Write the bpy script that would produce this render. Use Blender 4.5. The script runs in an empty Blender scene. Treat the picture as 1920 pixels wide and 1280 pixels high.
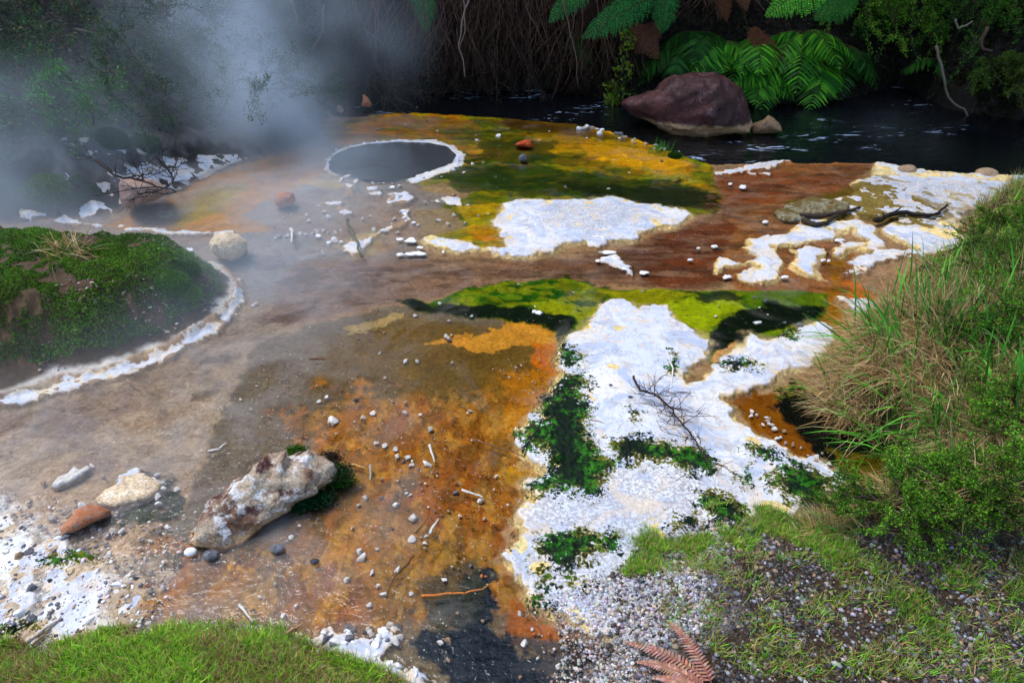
import bpy, math, random
import numpy as np
R = math.radians
scene = bpy.context.scene
COL = scene.collection
# ------------------------------------------------------------------ camera, world, sun, exposure
CAM = np.array([0.0, 0.0, 1.9]); PITCH = R(33.0); FPX = 1280.0
cam = bpy.data.cameras.new('camera'); camo = bpy.data.objects.new('camera', cam); COL.objects.link(camo)
camo.location = CAM; camo.rotation_euler = (R(90) - PITCH, 0, 0)
cam.sensor_width = 36; cam.lens = 24; cam.clip_start = .05; cam.clip_end = 800
scene.camera = camo
world = bpy.data.worlds.new('World'); scene.world = world; world.use_nodes = True
wn = world.node_tree; wn.nodes.clear()
sky = wn.nodes.new('ShaderNodeTexSky'); sky.sky_type = 'NISHITA'; sky.sun_disc = False
SUN_EL, SUN_ROT = 63.0, -62.0
sky.sun_elevation = R(SUN_EL); sky.sun_rotation = R(SUN_ROT)
sky.air_density = 1.0; sky.dust_density = 1.2; sky.ozone_density = 1.0
bg = wn.nodes.new('ShaderNodeBackground'); bg.inputs['Strength'].default_value = .15
wo = wn.nodes.new('ShaderNodeOutputWorld')
wn.links.new(sky.outputs[0], bg.inputs[0]); wn.links.new(bg.outputs[0], wo.inputs[0])
sl = bpy.data.lights.new('sun', 'SUN'); sl.energy = 1.5; sl.angle = R(28); sl.color = (1, .97, .92)
so = bpy.data.objects.new('sun', sl); COL.objects.link(so)
so.rotation_euler = (R(90 - SUN_EL), 0, R(180 - SUN_ROT))
scene.view_settings.view_transform = 'Standard'; scene.view_settings.look = 'None'
scene.view_settings.gamma = 1; scene.view_settings.exposure = 1.0
cy = scene.cycles; cy.max_bounces = 7; cy.diffuse_bounces = 3; cy.glossy_bounces = 2; cy.transmission_bounces = 2
cy.transparent_max_bounces = 12; cy.volume_bounces = 2; cy.caustics_reflective = False; cy.caustics_refractive = False
cy.volume_step_rate = 1.0; cy.volume_max_steps = 64; cy.sample_clamp_indirect = 4; cy.use_denoising = True; cy.use_adaptive_sampling = True; cy.adaptive_threshold = .03

# ------------------------------------------------------------------ mapping a photo pixel to a point of the place
CP, SP = math.cos(PITCH), math.sin(PITCH)
def ray(x, y):
    dx = (x - 960) / FPX; dy = (640 - y) / FPX
    return np.array([dx, CP + dy * SP, -SP + dy * CP])
def P(x, y, z=0.0):
    d = ray(x, y); t = (z - CAM[2]) / d[2]
    return CAM + d * t
def W(pts, z=0.0):
    return np.array([P(x, y, z)[:2] for x, y in pts])
def lin(c):
    c = np.asarray(c, float) / 255.0
    return np.where(c <= .04045, c / 12.92, ((c + .055) / 1.055) ** 2.4)
# ------------------------------------------------------------------ noise
_rt = np.random.RandomState(7).rand(256, 256).astype(np.float32)
def vnoise(x, y, s=0):
    x = x + s * 17.13; y = y + s * 9.71
    xi = np.floor(x).astype(int); yi = np.floor(y).astype(int)
    fx = x - xi; fy = y - yi; fx = fx * fx * (3 - 2 * fx); fy = fy * fy * (3 - 2 * fy)
    a = _rt[xi & 255, yi & 255]; b = _rt[(xi + 1) & 255, yi & 255]; c = _rt[xi & 255, (yi + 1) & 255]; d = _rt[(xi + 1) & 255, (yi + 1) & 255]
    return a + (b - a) * fx + (c - a) * fy + (a - b - c + d) * fx * fy
def fbm(x, y, f, o=3, s=0):                    # about -0.5 .. 0.5
    r = 0; a = .5; x, y = .83 * x + .55 * y, .83 * y - .55 * x
    for k in range(o):
        r = r + a * (vnoise(x * f, y * f, s + k * 3) - .5) * 2; a *= .5; f *= 2.03
    return r * .62
def n3(p, f, s=0):                             # cheap 3-D noise for rocks
    return (vnoise(p[:, 0] * f + p[:, 2] * f * .7, p[:, 1] * f, s) + vnoise(p[:, 1] * f + 5, p[:, 2] * f - p[:, 0] * f * .4, s + 2) + vnoise(p[:, 2] * f, p[:, 0] * f + 3, s + 5)) / 1.5 - 1
def sst(a, b, x):
    t = np.clip((x - a) / (b - a), 0, 1); return t * t * (3 - 2 * t)
def sdf(X, Y, poly, far=.6):
    """signed distance to a ground polygon, positive inside, -far beyond reach"""
    poly = np.asarray(poly, float); out = np.full(X.shape, -far, np.float32)
    x0, y0 = poly.min(0) - far; x1, y1 = poly.max(0) + far
    m = (X > x0) & (X < x1) & (Y > y0) & (Y < y1)
    if not m.any(): return out
    x = X[m]; y = Y[m]; d = np.full(x.shape, 1e9); ins = np.zeros(x.shape, bool)
    n = len(poly)
    for i in range(n):
        ax, ay = poly[i]; bx, by = poly[(i + 1) % n]
        ex, ey = bx - ax, by - ay; L = ex * ex + ey * ey + 1e-12
        px = x - ax; py = y - ay; t = np.clip((px * ex + py * ey) / L, 0, 1)
        qx = px - t * ex; qy = py - t * ey; d = np.minimum(d, qx * qx + qy * qy)
        c = ((ay > y) != (by > y)); 
        if ay != by: ins ^= c & (x < (bx - ax) * (y - ay) / (by - ay) + ax)
    d = np.sqrt(d); out[m] = np.clip(np.where(ins, d, -d), -far, 9)
    return out
def warp(X, Y, a1=.035, a2=.017):
    return (X + a1 * fbm(X, Y, 7, 2, 1) * 2 + a2 * fbm(X, Y, 34, 2, 2) * 2, Y + a1 * fbm(X, Y, 7, 2, 4) * 2 + a2 * fbm(X, Y, 34, 2, 5) * 2)
# ------------------------------------------------------------------ outlines of the place (traced from the photo, put on the ground)
FARBANK = np.vstack([W([(-900, 560), (-300, 452), (0, 418), (60, 414), (190, 408), (228, 388), (322, 362), (400, 318), (470, 298), (590, 258), (625, 205), (700, 176), (850, 163), (1000, 160), (1100, 157), (1180, 170), (1400, 180), (1500, 186), (1600, 174), (1690, 152), (1780, 196), (1920, 216), (2250, 240)]), [(60, 7), (60, 90), (-60, 90), (-60, 4)]])
RIVER = np.vstack([W([(560, 190), (640, 216), (770, 211), (900, 218), (1000, 226), (1080, 234), (1150, 248), (1200, 263), (1270, 287), (1330, 306), (1450, 303), (1640, 303), (1700, 316), (1920, 331), (2500, 372)]), [(60, 4), (60, 40), (-2.2, 40)]])
MOUND = W([(-700, 850), (-100, 768), (0, 745), (90, 728), (220, 694), (300, 664), (370, 628), (430, 588), (458, 560), (450, 532), (438, 505), (405, 488), (300, 490), (150, 476), (60, 470), (-40, 470), (-700, 540)])
RBANK = W([(2600, 420), (2100, 385), (1870, 372), (1832, 410), (1830, 470), (1730, 505), (1670, 560), (1610, 620), (1570, 680), (1570, 740), (1650, 800), (1700, 870), (1660, 930), (1590, 980), (1560, 1010), (1600, 1050), (1720, 1065), (1870, 1060), (2000, 1050), (2700, 1020)])
GRAVEL = W([(1120, 1075), (1200, 1030), (1310, 992), (1400, 985), (1500, 965), (1600, 955), (2400, 930), (3200, 1400), (3200, 2400), (960, 2400), (1060, 1320), (1085, 1250), (1140, 1200), (1160, 1140)])
TURF = W([(-600, 1230), (-100, 1222), (0, 1216), (70, 1222), (140, 1212), (205, 1192), (250, 1187), (310, 1172), (420, 1168), (510, 1180), (555, 1208), (600, 1232), (660, 1252), (730, 1275), (780, 1320), (760, 2600), (-2500, 2600)])
POOL = W([(616, 306), (628, 291), (652, 279), (692, 271), (748, 267), (806, 269), (840, 277), (854, 292), (842, 306), (808, 318), (772, 328), (738, 337), (694, 337), (648, 327), (620, 317)])
WHITE = [W(p) for p in [
 # big front crust
 [(1132, 566), (1172, 560), (1200, 576), (1240, 572), (1262, 600), (1300, 618), (1322, 640), (1330, 668), (1300, 690), (1284, 704), (1283, 718), (1320, 716), (1345, 690), (1375, 668), (1392, 645), (1412, 625), (1442, 638), (1478, 628), (1500, 610), (1548, 606), (1562, 640), (1510, 680), (1440, 718), (1372, 738), (1345, 742), (1385, 785), (1440, 822), (1500, 860), (1572, 876), (1590, 900), (1540, 940), (1480, 965), (1400, 1000), (1320, 1030), (1220, 1060), (1180, 1100), (1190, 1160), (1160, 1185), (1120, 1176), (1068, 1160), (1010, 1140), (985, 1112), (962, 1066), (955, 1042), (985, 1010), (972, 962), (995, 925), (985, 898), (1030, 880), (975, 858), (965, 830), (990, 790), (1030, 745), (1052, 700), (1052, 676), (1050, 652), (1062, 632), (1092, 618), (1112, 592)],
 # back crust
 [(948, 384), (985, 371), (1080, 376), (1150, 366), (1200, 380), (1262, 388), (1294, 400), (1282, 415), (1222, 430), (1180, 450), (1112, 444), (1062, 454), (1040, 468), (985, 479), (940, 477), (910, 464), (862, 474), (820, 461), (788, 447), (806, 440), (860, 452), (900, 464), (944, 464), (944, 440), (928, 410)],
 [(1095, 444), (1130, 438), (1138, 452), (1120, 460), (1100, 457)], [(1122, 482), (1150, 478), (1184, 500), (1176, 510), (1140, 495)], [(1165, 505), (1182, 502), (1184, 512), (1170, 512)],
 # far right sheet
 [(1642, 307), (1690, 316), (1760, 324), (1920, 333), (2300, 360), (2300, 385), (1990, 368), (1850, 352), (1815, 370), (1800, 400), (1806, 462), (1770, 468), (1718, 462), (1665, 440), (1652, 425), (1690, 412), (1640, 402), (1600, 404), (1560, 398), (1505, 408), (1494, 400), (1518, 378), (1560, 370), (1600, 366), (1610, 352), (1590, 340), (1640, 328)],
 [(1562, 410), (1610, 412), (1642, 426), (1640, 440), (1658, 460), (1648, 468), (1622, 465), (1630, 450), (1600, 436), (1600, 425), (1560, 415)],
 [(1522, 412), (1602, 422), (1590, 432), (1530, 422)], [(1500, 410), (1560, 414), (1600, 424), (1560, 430), (1500, 418)],
 [(1402, 448), (1460, 440), (1480, 438), (1500, 424), (1540, 424), (1572, 436), (1562, 444), (1500, 455), (1448, 460), (1462, 478), (1470, 492), (1458, 510), (1458, 524), (1420, 532), (1398, 528), (1396, 514), (1420, 502), (1404, 492), (1350, 505), (1346, 482), (1390, 494), (1420, 480), (1398, 465)],
 [(1484, 464), (1510, 460), (1540, 466), (1536, 488), (1528, 494), (1545, 522), (1516, 516), (1480, 496), (1492, 484)],
 [(1562, 462), (1590, 452), (1628, 454), (1620, 462), (1590, 464), (1575, 476), (1562, 474)], [(1568, 446), (1586, 448), (1578, 454)],
 [(1612, 474), (1680, 468), (1740, 462), (1812, 462), (1740, 478), (1660, 484), (1640, 498), (1600, 512), (1582, 524), (1580, 510), (1604, 498), (1600, 486)],
 [(1575, 552), (1600, 556), (1646, 562), (1650, 590), (1600, 584)], [(1390, 515), (1420, 510), (1426, 530), (1388, 532)],
 [(1335, 322), (1400, 312), (1450, 303), (1484, 304), (1440, 316), (1380, 324), (1340, 328)], [(1400, 322), (1448, 324), (1444, 328), (1400, 326)],
 [(1800, 328), (1990, 342), (2100, 375), (1880, 380), (1800, 400), (1806, 462), (1740, 440), (1760, 350)],
 # pool shelf crumbs
 [(606, 306), (618, 290), (645, 277), (690, 267), (750, 262), (815, 263), (855, 275), (876, 300), (868, 312), (850, 318), (800, 336), (775, 344), (765, 338), (800, 322), (848, 306), (852, 292), (835, 277), (800, 270), (745, 270), (690, 275), (650, 286), (624, 300), (622, 318), (608, 318)],
 [(720, 362), (770, 356), (780, 366), (760, 384), (725, 380)], [(690, 350), (715, 352), (712, 364), (690, 362)], [(640, 345), (668, 340), (664, 366), (642, 368)], [(752, 390), (768, 392), (764, 408), (750, 406)],
 [(638, 464), (670, 448), (720, 430), (770, 402), (758, 420), (700, 448), (690, 462), (676, 478), (655, 470)],
 [(618, 368), (650, 384), (655, 402), (640, 400), (615, 378)],
 [(838, 368), (862, 372), (862, 386), (842, 384), (815, 376)],
 # rim of the mossy mound
 [(-400, 808), (-100, 762), (0, 741), (90, 724), (220, 690), (300, 660), (370, 622), (425, 582), (444, 548), (440, 520), (450, 520), (462, 560), (440, 592), (375, 638), (300, 676), (225, 705), (92, 738), (60, 752), (0, 757), (-100, 782), (-400, 830)],
 [(40, 404), (140, 413), (190, 420), (330, 432), (440, 434), (440, 438), (330, 437), (190, 425), (100, 420), (40, 410)],
 # lower left
 [(178, 930), (215, 895), (240, 885), (290, 890), (302, 905), (270, 930), (215, 945)],
 [(-300, 1000), (0, 960), (60, 1000), (80, 1060), (60, 1120), (90, 1170), (60, 1215), (-300, 1240)],
 [(30, 1030), (110, 1000), (180, 1040), (260, 1080), (300, 1130), (260, 1190), (140, 1210), (80, 1180), (90, 1100)],
 [(560, 1200), (640, 1175), (700, 1182), (745, 1165), (750, 1190), (720, 1230), (780, 1262), (770, 1290), (700, 1270), (620, 1240)],
]]
WSLOPE_PX = [[(150, 262), (200, 262), (250, 290), (280, 305), (300, 300), (292, 282), (330, 300), (355, 285), (400, 290), (440, 292), (470, 300), (440, 308), (395, 325), (330, 360), (230, 385), (220, 380), (222, 350), (195, 322), (240, 312), (200, 290), (160, 290)],
 [(110, 268), (140, 262), (142, 276), (115, 272)], [(180, 345), (205, 340), (204, 366), (190, 366)], [(130, 400), (190, 376), (224, 395), (222, 402), (150, 412)], [(120, 325), (135, 330), (128, 352), (120, 340)], [(260, 278), (290, 275), (275, 300), (258, 290)],
 [(50, 330), (78, 314), (70, 326), (45, 340)], [(35, 402), (60, 396), (130, 405), (120, 415), (40, 412)]]
MOSS = [W(p) for p in [
 [(1058, 700), (1100, 705), (1105, 722), (1090, 738), (1100, 770), (1095, 800), (1108, 830), (1160, 870), (1142, 905), (1110, 935), (1060, 925), (1000, 925), (990, 912), (1030, 880), (1020, 850), (975, 848), (970, 805), (1008, 790), (1010, 750), (1042, 725)],
 [(1150, 828), (1200, 815), (1245, 832), (1300, 840), (1340, 870), (1330, 895), (1280, 890), (1240, 870), (1170, 872), (1145, 850)],
 [(1388, 842), (1440, 835), (1468, 850), (1440, 868), (1395, 862)], [(1440, 892), (1480, 862), (1520, 880), (1565, 905), (1560, 945), (1520, 960), (1480, 940), (1450, 910)],
 [(1296, 918), (1350, 922), (1400, 945), (1400, 985), (1370, 1005), (1340, 975), (1300, 940)], [(1262, 968), (1300, 955), (1310, 985), (1270, 992)],
 [(1024, 995), (1080, 985), (1140, 1000), (1160, 1025), (1110, 1035), (1085, 1060), (1070, 1090), (1055, 1095), (1050, 1060), (1020, 1040)],
 [(1000, 1070), (1030, 1075), (1030, 1105), (1005, 1110)], [(990, 1120), (1020, 1125), (1040, 1145), (1010, 1148)], [(1090, 1085), (1120, 1090), (1120, 1110), (1095, 1112)],
 [(1362, 678), (1400, 676), (1432, 690), (1400, 700), (1356, 694)], [(1256, 662), (1278, 690), (1262, 700), (1252, 676)], [(1174, 770), (1205, 778), (1200, 790)],
 [(1458, 720), (1500, 715), (1500, 735), (1460, 735)], [(1500, 610), (1480, 615), (1460, 630), (1500, 640)],
 [(1376, 895), (1410, 892), (1415, 905), (1385, 910)], [(540, 948), (600, 930), (612, 940), (560, 965)],
 [(1052, 640), (1075, 650), (1100, 665), (1080, 690), (1055, 680)], [(0, 1175), (60, 1160), (70, 1185), (20, 1205), (-40, 1200)], [(85, 1040), (140, 1030), (190, 1035), (160, 1062), (100, 1055)],
]]
AL = [(610, 245), (650, 226), (700, 216), (760, 209), (900, 214), (1000, 223), (1080, 232), (1150, 246), (1200, 262), (1280, 290), (1335, 312), (1345, 345), (1352, 378), (1340, 394), (1292, 400), (1250, 388), (1150, 368), (1080, 377), (985, 371), (945, 386), (930, 410), (944, 440), (944, 465), (900, 465), (852, 452), (806, 444), (830, 432), (880, 420), (850, 400), (830, 385), (880, 360), (900, 348), (790, 345), (770, 340), (850, 316), (875, 300), (855, 275), (815, 262), (750, 260), (690, 265), (620, 285)]
GT = [(752, 556), (775, 550), (805, 560), (860, 542), (950, 523), (1050, 516), (1100, 528), (1140, 540), (1250, 536), (1400, 540), (1500, 540), (1545, 545), (1555, 562), (1545, 605), (1500, 612), (1470, 632), (1415, 628), (1388, 655), (1370, 690), (1345, 690), (1330, 668), (1322, 640), (1300, 616), (1262, 600), (1240, 572), (1200, 576), (1172, 560), (1132, 566), (1108, 600), (1062, 632), (1050, 655), (1060, 690), (1048, 660), (1040, 615), (1000, 600), (880, 590), (775, 574)]
ALW, GTW = W(AL), W(GT)
def heights(X, Y):
    """terrain height of the place"""
    Xw, Yw = warp(X, Y)
    river = sdf(Xw, Yw, RIVER, 1.5); far = sdf(Xw, Yw, FARBANK, 1.5)
    X2, Y2 = X * 1.0, Y * 1.0
    fd = np.where(far > 0, far, 0)
    fd = np.maximum(fd, 0)
    h = -.022 + .012 * fbm(X, Y, 3, 3, 8) + .006 * fbm(X, Y, 22, 3, 9)
    wh = np.full(X.shape, -.6)
    for p in WHITE: wh = np.maximum(wh, sdf(Xw, Yw, p, .3))
    wh = wh + np.where(wh > -.2, .050 * fbm(X, Y, 13, 3, 77) + .030 * fbm(X, Y, 45, 3, 78), 0)
    h = np.where(wh > -.05, h * (1 - sst(-.02, .012, wh)) + sst(-.02, .012, wh) * (.003 + .007 * fbm(X, Y, 6, 3, 3) + .004 * fbm(X, Y, 40, 3, 4)) + .008 * sst(.0, .3, wh), h)
    al_ = np.maximum(sdf(Xw, Yw, ALW, .3), sdf(Xw, Yw, GTW, .3)); h = h + sst(-.01, .03, al_) * (1 - sst(-.02, .012, wh)) * (.012 + .022 * fbm(X, Y, 11, 4, 140))
    moss = np.full(X.shape, -.6)
    for p in MOSS: moss = np.maximum(moss, sdf(Xw, Yw, p, .3))
    ms = moss + .10 * fbm(X, Y, 18, 2, 12)
    h = h + sst(-.01, .03, ms) * (.004 + .022 * (fbm(X, Y, 55, 2, 13) + .15))
    pool = sdf(X + .25 * (Xw - X), Y + .25 * (Yw - Y), POOL, .5); ring = .006 + .055 * fbm(X, Y, 12, 4, 99) - np.abs(pool + .016) - .03 * sst(5.3, 4.9, Y); wh = np.maximum(wh, ring); h = h + sst(0, .02, ring) * .014; h = np.where(pool > -.03, h + (-.35 - h) * sst(-.01, .12, pool), h)
    h = np.maximum(h, -.03 * (1) + h * 0) * (1) if False else h
    # river cut
    h = h + (-.55 - h) * sst(-.02, .25, river)
    h = h + .02 * sst(-.16, -.04, river) * (1 - sst(-.04, 0, river)) * (X > -1.5)
    # near banks
    md = sdf(Xw, Yw, MOUND, 1.2)
    h = h + sst(-.005, .04, md) * .045 + sst(.03, .38, md) * (.30 + .10 * fbm(X, Y, 2.4, 2, 20)) * 1.0 + sst(.1, .25, md) * .035 * fbm(X, Y, 14, 3, 21)
    rb = sdf(Xw, Yw, RBANK, 1.2)
    h = h + sst(-.01, .09, rb) * (.18 + .05 * fbm(X, Y, 5, 3, 22)) + sst(.05, 1.0, rb) * .16
    gv = sdf(Xw, Yw, GRAVEL, 1.2)
    g = sst(-.02, .22, gv)
    h = h * (1 - g) + g * (h.clip(.03) + .045 + .03 * fbm(X, Y, 2.5, 3, 23) + .008 * fbm(X, Y, 30, 2, 24))
    tf = sdf(Xw, Yw, TURF, 1.2)
    h = h + sst(-.01, .10, tf) * (.07 + .03 * fbm(X, Y, 6, 2, 25)) + sst(.0, .5, tf) * .06
    # hillside beyond: 0.9 m steep face, then an unseen slope carrying the added trees
    back = np.clip(np.where(far > 0, far, 0), 0, 9)
    white_side = sst(-1.2, -2.4, X)       # gentler on the left
    steep = 1.75 - 1.15 * white_side
    hh = steep * np.minimum(back, .9) + .75 * np.maximum(back - .9, 0)
    hh = hh * (1 + .25 * fbm(X, Y, 1.7, 3, 30)) + sst(0, .3, back) * (.16 * fbm(X, Y, 3.5, 3, 31) + .05 * fbm(X, Y, 14, 2, 32))
    base = np.where(river > -.5, np.minimum(h, h), h)
    h = np.where(back > 0, h * (1 - sst(0, .1, back)) + sst(0, .1, back) * -.02 + hh, h)
    return h, dict(river=river, far=far, white=wh, moss=moss, pool=pool, md=md, rb=rb, gv=gv, tf=tf)
def G(x, y):
    """where the view ray of photo pixel (x, y) meets the terrain"""
    d = ray(x, y); t = np.linspace(1.2, 16, 1500); p = CAM[None] + d[None] * t[:, None]
    h, _ = heights(p[:, 0], p[:, 1]); b = np.nonzero(p[:, 2] < h)[0]
    i = b[0] if len(b) else -1
    return p[i]
def H(x, y):
    h, _ = heights(np.atleast_1d(np.asarray(x, float)), np.atleast_1d(np.asarray(y, float))); return h
# ------------------------------------------------------------------ mesh and material helpers
def tag(o, label=None, cat=None, group=None, kind=None):
    if label: o['label'] = label
    if cat: o['category'] = cat
    if group: o['group'] = group
    if kind: o['kind'] = kind
    return o
class MB:
    """collects geometry with one albedo colour per vertex, builds one mesh"""
    def __init__(s): s.V = []; s.Q = []; s.T = []; s.C = []; s.n = 0
    def add(s, V, Q=None, T=None, C=(.5, .5, .5)):
        V = np.asarray(V, float).reshape(-1, 3); C = np.asarray(C, float)
        if C.ndim == 1: C = np.tile(C[:3], (len(V), 1))
        s.V.append(V); s.C.append(C)
        if Q is not None and len(Q): s.Q.append(np.asarray(Q, int).reshape(-1, 4) + s.n)
        if T is not None and len(T): s.T.append(np.asarray(T, int).reshape(-1, 3) + s.n)
        s.n += len(V)
    def mesh(s, name, mat, smooth=True):
        V = np.vstack(s.V); C = np.vstack(s.C)
        Q = np.vstack(s.Q) if s.Q else np.zeros((0, 4), int); T = np.vstack(s.T) if s.T else np.zeros((0, 3), int)
        me = bpy.data.meshes.new(name); me.vertices.add(len(V)); me.vertices.foreach_set('co', V.astype(np.float32).ravel())
        li = np.concatenate([Q.ravel(), T.ravel()]).astype(np.int32)
        me.loops.add(len(li)); me.loops.foreach_set('vertex_index', li)
        ls = np.concatenate([np.arange(len(Q)) * 4, len(Q) * 4 + np.arange(len(T)) * 3]).astype(np.int32)
        me.polygons.add(len(ls)); me.polygons.foreach_set('loop_start', ls)
        if smooth: me.polygons.foreach_set('use_smooth', np.ones(len(ls), bool))
        a = me.attributes.new('col', 'FLOAT_COLOR', 'POINT')
        a.data.foreach_set('color', np.hstack([C, np.ones((len(C), 1))]).astype(np.float32).ravel())
        me.materials.append(mat); me.update(calc_edges=True)
        return me
    def build(s, name, mat, parent=None, smooth=True, loc=None):
        me = s.mesh(name, mat, smooth)
        if loc is not None:
            me.transform(__import__('mathutils').Matrix.Translation([-c for c in loc]))
        o = bpy.data.objects.new(name, me); COL.objects.link(o)
        if loc is not None: o.location = loc
        if parent: o.parent = parent
        return o
def empty(name, loc=(0, 0, 0)):
    o = bpy.data.objects.new(name, None); COL.objects.link(o); o.location = loc; o.empty_display_size = .1
    return o
class NT:
    def __init__(s, name):
        s.m = bpy.data.materials.new(name); s.m.use_nodes = True; s.t = s.m.node_tree; s.t.nodes.clear(); s.L = s.t.links
    def node(s, ty, ins=None, **kw):
        n = s.t.nodes.new('ShaderNode' + ty)
        for k, v in kw.items(): setattr(n, k, v)
        for k, v in (ins or {}).items():
            i = n.inputs[k]
            if isinstance(v, bpy.types.NodeSocket): s.L.new(v, i)
            else: i.default_value = v
        return n
    def math(s, op, a, b=0.0, clamp=False): return s.node('Math', {0: a, 1: b}, operation=op, use_clamp=clamp).outputs[0]
    def noise(s, sc, det=3, rough=.55, vec=None, dist=0.0):
        if vec is None: vec = s.pos()
        return s.node('TexNoise', {'Vector': vec, 'Scale': sc, 'Detail': det, 'Roughness': rough, 'Distortion': dist}).outputs[0]
    def pos(s):
        if not hasattr(s, '_p'): s._p = s.node('NewGeometry').outputs['Position']
        return s._p
    def obj(s):
        if not hasattr(s, '_o'): s._o = s.node('TexCoord').outputs['Object']
        return s._o
    def mapr(s, v, a, b, c=0.0, d=1.0, smooth=True):
        return s.node('MapRange', {0: v, 1: a, 2: b, 3: c, 4: d}, interpolation_type='SMOOTHSTEP' if smooth else 'LINEAR').outputs[0]
    def mix(s, f, a, b, bt='MIX'):
        n = s.node('Mix', data_type='RGBA', blend_type=bt); 
        for k, v in ((0, f), (6, a), (7, b)):
            i = n.inputs[k]
            if isinstance(v, bpy.types.NodeSocket): s.L.new(v, i)
            else: i.default_value = v if k == 0 else (*tuple(v)[:3], 1)
        return n.outputs[2]
    def attr(s, name, col=False):
        n = s.node('Attribute', attribute_name=name); return n.outputs['Color'] if col else n.outputs['Fac']
    def bump(s, h, st=.5, dist=.01, nrm=None):
        d = {'Height': h, 'Strength': st, 'Distance': dist}
        if nrm is not None: d['Normal'] = nrm
        return s.node('Bump', d).outputs[0]
    def out(s, surf=None, vol=None):
        o = s.node('OutputMaterial')
        if surf is not None: s.L.new(surf, o.inputs[0])
        if vol is not None: s.L.new(vol, o.inputs[1])
        return s.m
    def pbsdf(s, col, rough=.6, nrm=None, spec=.5, **kw):
        d = {'Base Color': col if isinstance(col, bpy.types.NodeSocket) else (*tuple(col)[:3], 1), 'Roughness': rough, 'Specular IOR Level': spec}
        if nrm is not None: d['Normal'] = nrm
        d.update(kw); return s.node('BsdfPrincipled', d).outputs[0]
# ------------------------------------------------------------------ ground sheet
def ground_mesh():
    a = np.concatenate([np.linspace(-180, -66, 24)[:-1], np.linspace(-66, -50, 60)[:-1], np.linspace(-50, 50, 960), np.linspace(50, 66, 60)[1:], np.linspace(66, 180, 24)[1:-1]]) * math.pi / 180
    r = np.concatenate([[.05, .3, .55], np.exp(np.linspace(math.log(.75), math.log(10.5), 880)), np.exp(np.linspace(math.log(10.7), math.log(260), 40))])
    A, RR = np.meshgrid(a, r); X = (RR * np.sin(A)).ravel(); Y = (RR * np.cos(A)).ravel()
    h, S = heights(X, Y)
    na, nr = len(a), len(r)
    i = np.arange(na); j = np.arange(nr - 1)[:, None]
    q = np.stack([j * na + i, j * na + (i + 1) % na, (j + 1) * na + (i + 1) % na, (j + 1) * na + i], -1).reshape(-1, 4)
    return X, Y, h, S, q[:, ::-1]
GX, GY, GZ, GS, GQ = ground_mesh()
Xw, Yw = warp(GX, GY)
bed = np.tile(lin((150, 118, 92)), (len(GX), 1))
def paint(poly, rgb, soft=.06, amp=.05, freq=6, alpha=1.0, px=True, brk=None, z=0, grow=0.0, seed=0, st=(1, 1)):
    """stain, and in places shade, the bed inside an outline (albedo only)"""
    global bed
    pl = W(poly, z) if px else poly
    d = sdf(Xw, Yw, pl, soft + amp + .05)
    m = d > -(soft + amp + .04)
    if not m.any(): return
    x = GX[m]; y = GY[m]
    s2 = soft * .38
    w = sst(-s2, s2, d[m] + grow + amp * fbm(x, y, freq, 4, 40 + seed) + .45 * amp * fbm(x, y, freq * 3.3, 3, 140 + seed) + .35 * max(amp, .03) * fbm(x, y, 34, 3, 150 + seed)) * alpha
    if brk: w = w * sst(brk[1] - brk[2], brk[1] + brk[2], fbm(x * st[0], y * st[1], brk[0], 5, 50 + seed))
    bed[m] = bed[m] * (1 - w[:, None]) + lin(rgb)[None] * w[:, None]
# --- muddy water beds
paint([(-600, 700), (0, 740), (300, 680), (470, 560), (600, 500), (700, 540), (480, 640), (420, 760), (350, 900), (300, 1000), (-600, 1100)], (154, 132, 114), .12, .08)
paint([(-300, 730), (100, 735), (350, 660), (420, 620), (380, 700), (200, 780), (-300, 850)], (134, 112, 98), .1, .14, 4, .8, seed=21)
paint([(-300, 800), (150, 820), (330, 800), (430, 640), (480, 610), (400, 850), (330, 1000), (-300, 1000)], (162, 138, 116), .15, .1, 4, .8)
paint([(400, 440), (560, 400), (760, 420), (800, 480), (700, 530), (560, 560), (470, 560), (450, 500)], (134, 120, 114), .12, .08)
paint([(150, 430), (440, 440), (440, 480), (150, 470)], (146, 124, 112), .05, .03)
paint([(560, 480), (800, 480), (960, 490), (1150, 470), (1300, 420), (1340, 400), (1420, 400), (1340, 520), (1140, 530), (1050, 515), (900, 530), (760, 560), (560, 600), (480, 600)], (126, 98, 82), .1, .08, 5)
paint([(860, 495), (1000, 488), (1150, 470), (1280, 420), (1360, 395), (1400, 430), (1400, 520), (1300, 535), (1140, 530), (1050, 512), (900, 520)], (108, 76, 58), .1, .1, 5)
paint([(1190, 470), (1270, 430), (1390, 410), (1400, 470), (1370, 520), (1240, 530), (1200, 505)], (100, 48, 28), .12, .14, 5, .8)
paint([(1335, 320), (1450, 305), (1645, 303), (1600, 340), (1600, 360), (1500, 380), (1500, 400), (1560, 430), (1600, 470), (1600, 545), (1540, 560), (1380, 535), (1350, 500), (1380, 420), (1345, 380)], (140, 92, 62), .05, .05, 5)
paint([(1345, 330), (1450, 315), (1600, 325), (1560, 350), (1480, 372), (1370, 380)], (118, 60, 40), .15, .16, 4, .7)
paint([(1560, 470), (1600, 470), (1580, 520), (1570, 560), (1600, 620), (1560, 640), (1530, 610), (1550, 560)], (140, 92, 34), .06, .05, 8)
paint([(1575, 520), (1620, 525), (1640, 560), (1590, 560)], (186, 96, 14), .05, .05, 8, .9)
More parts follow.
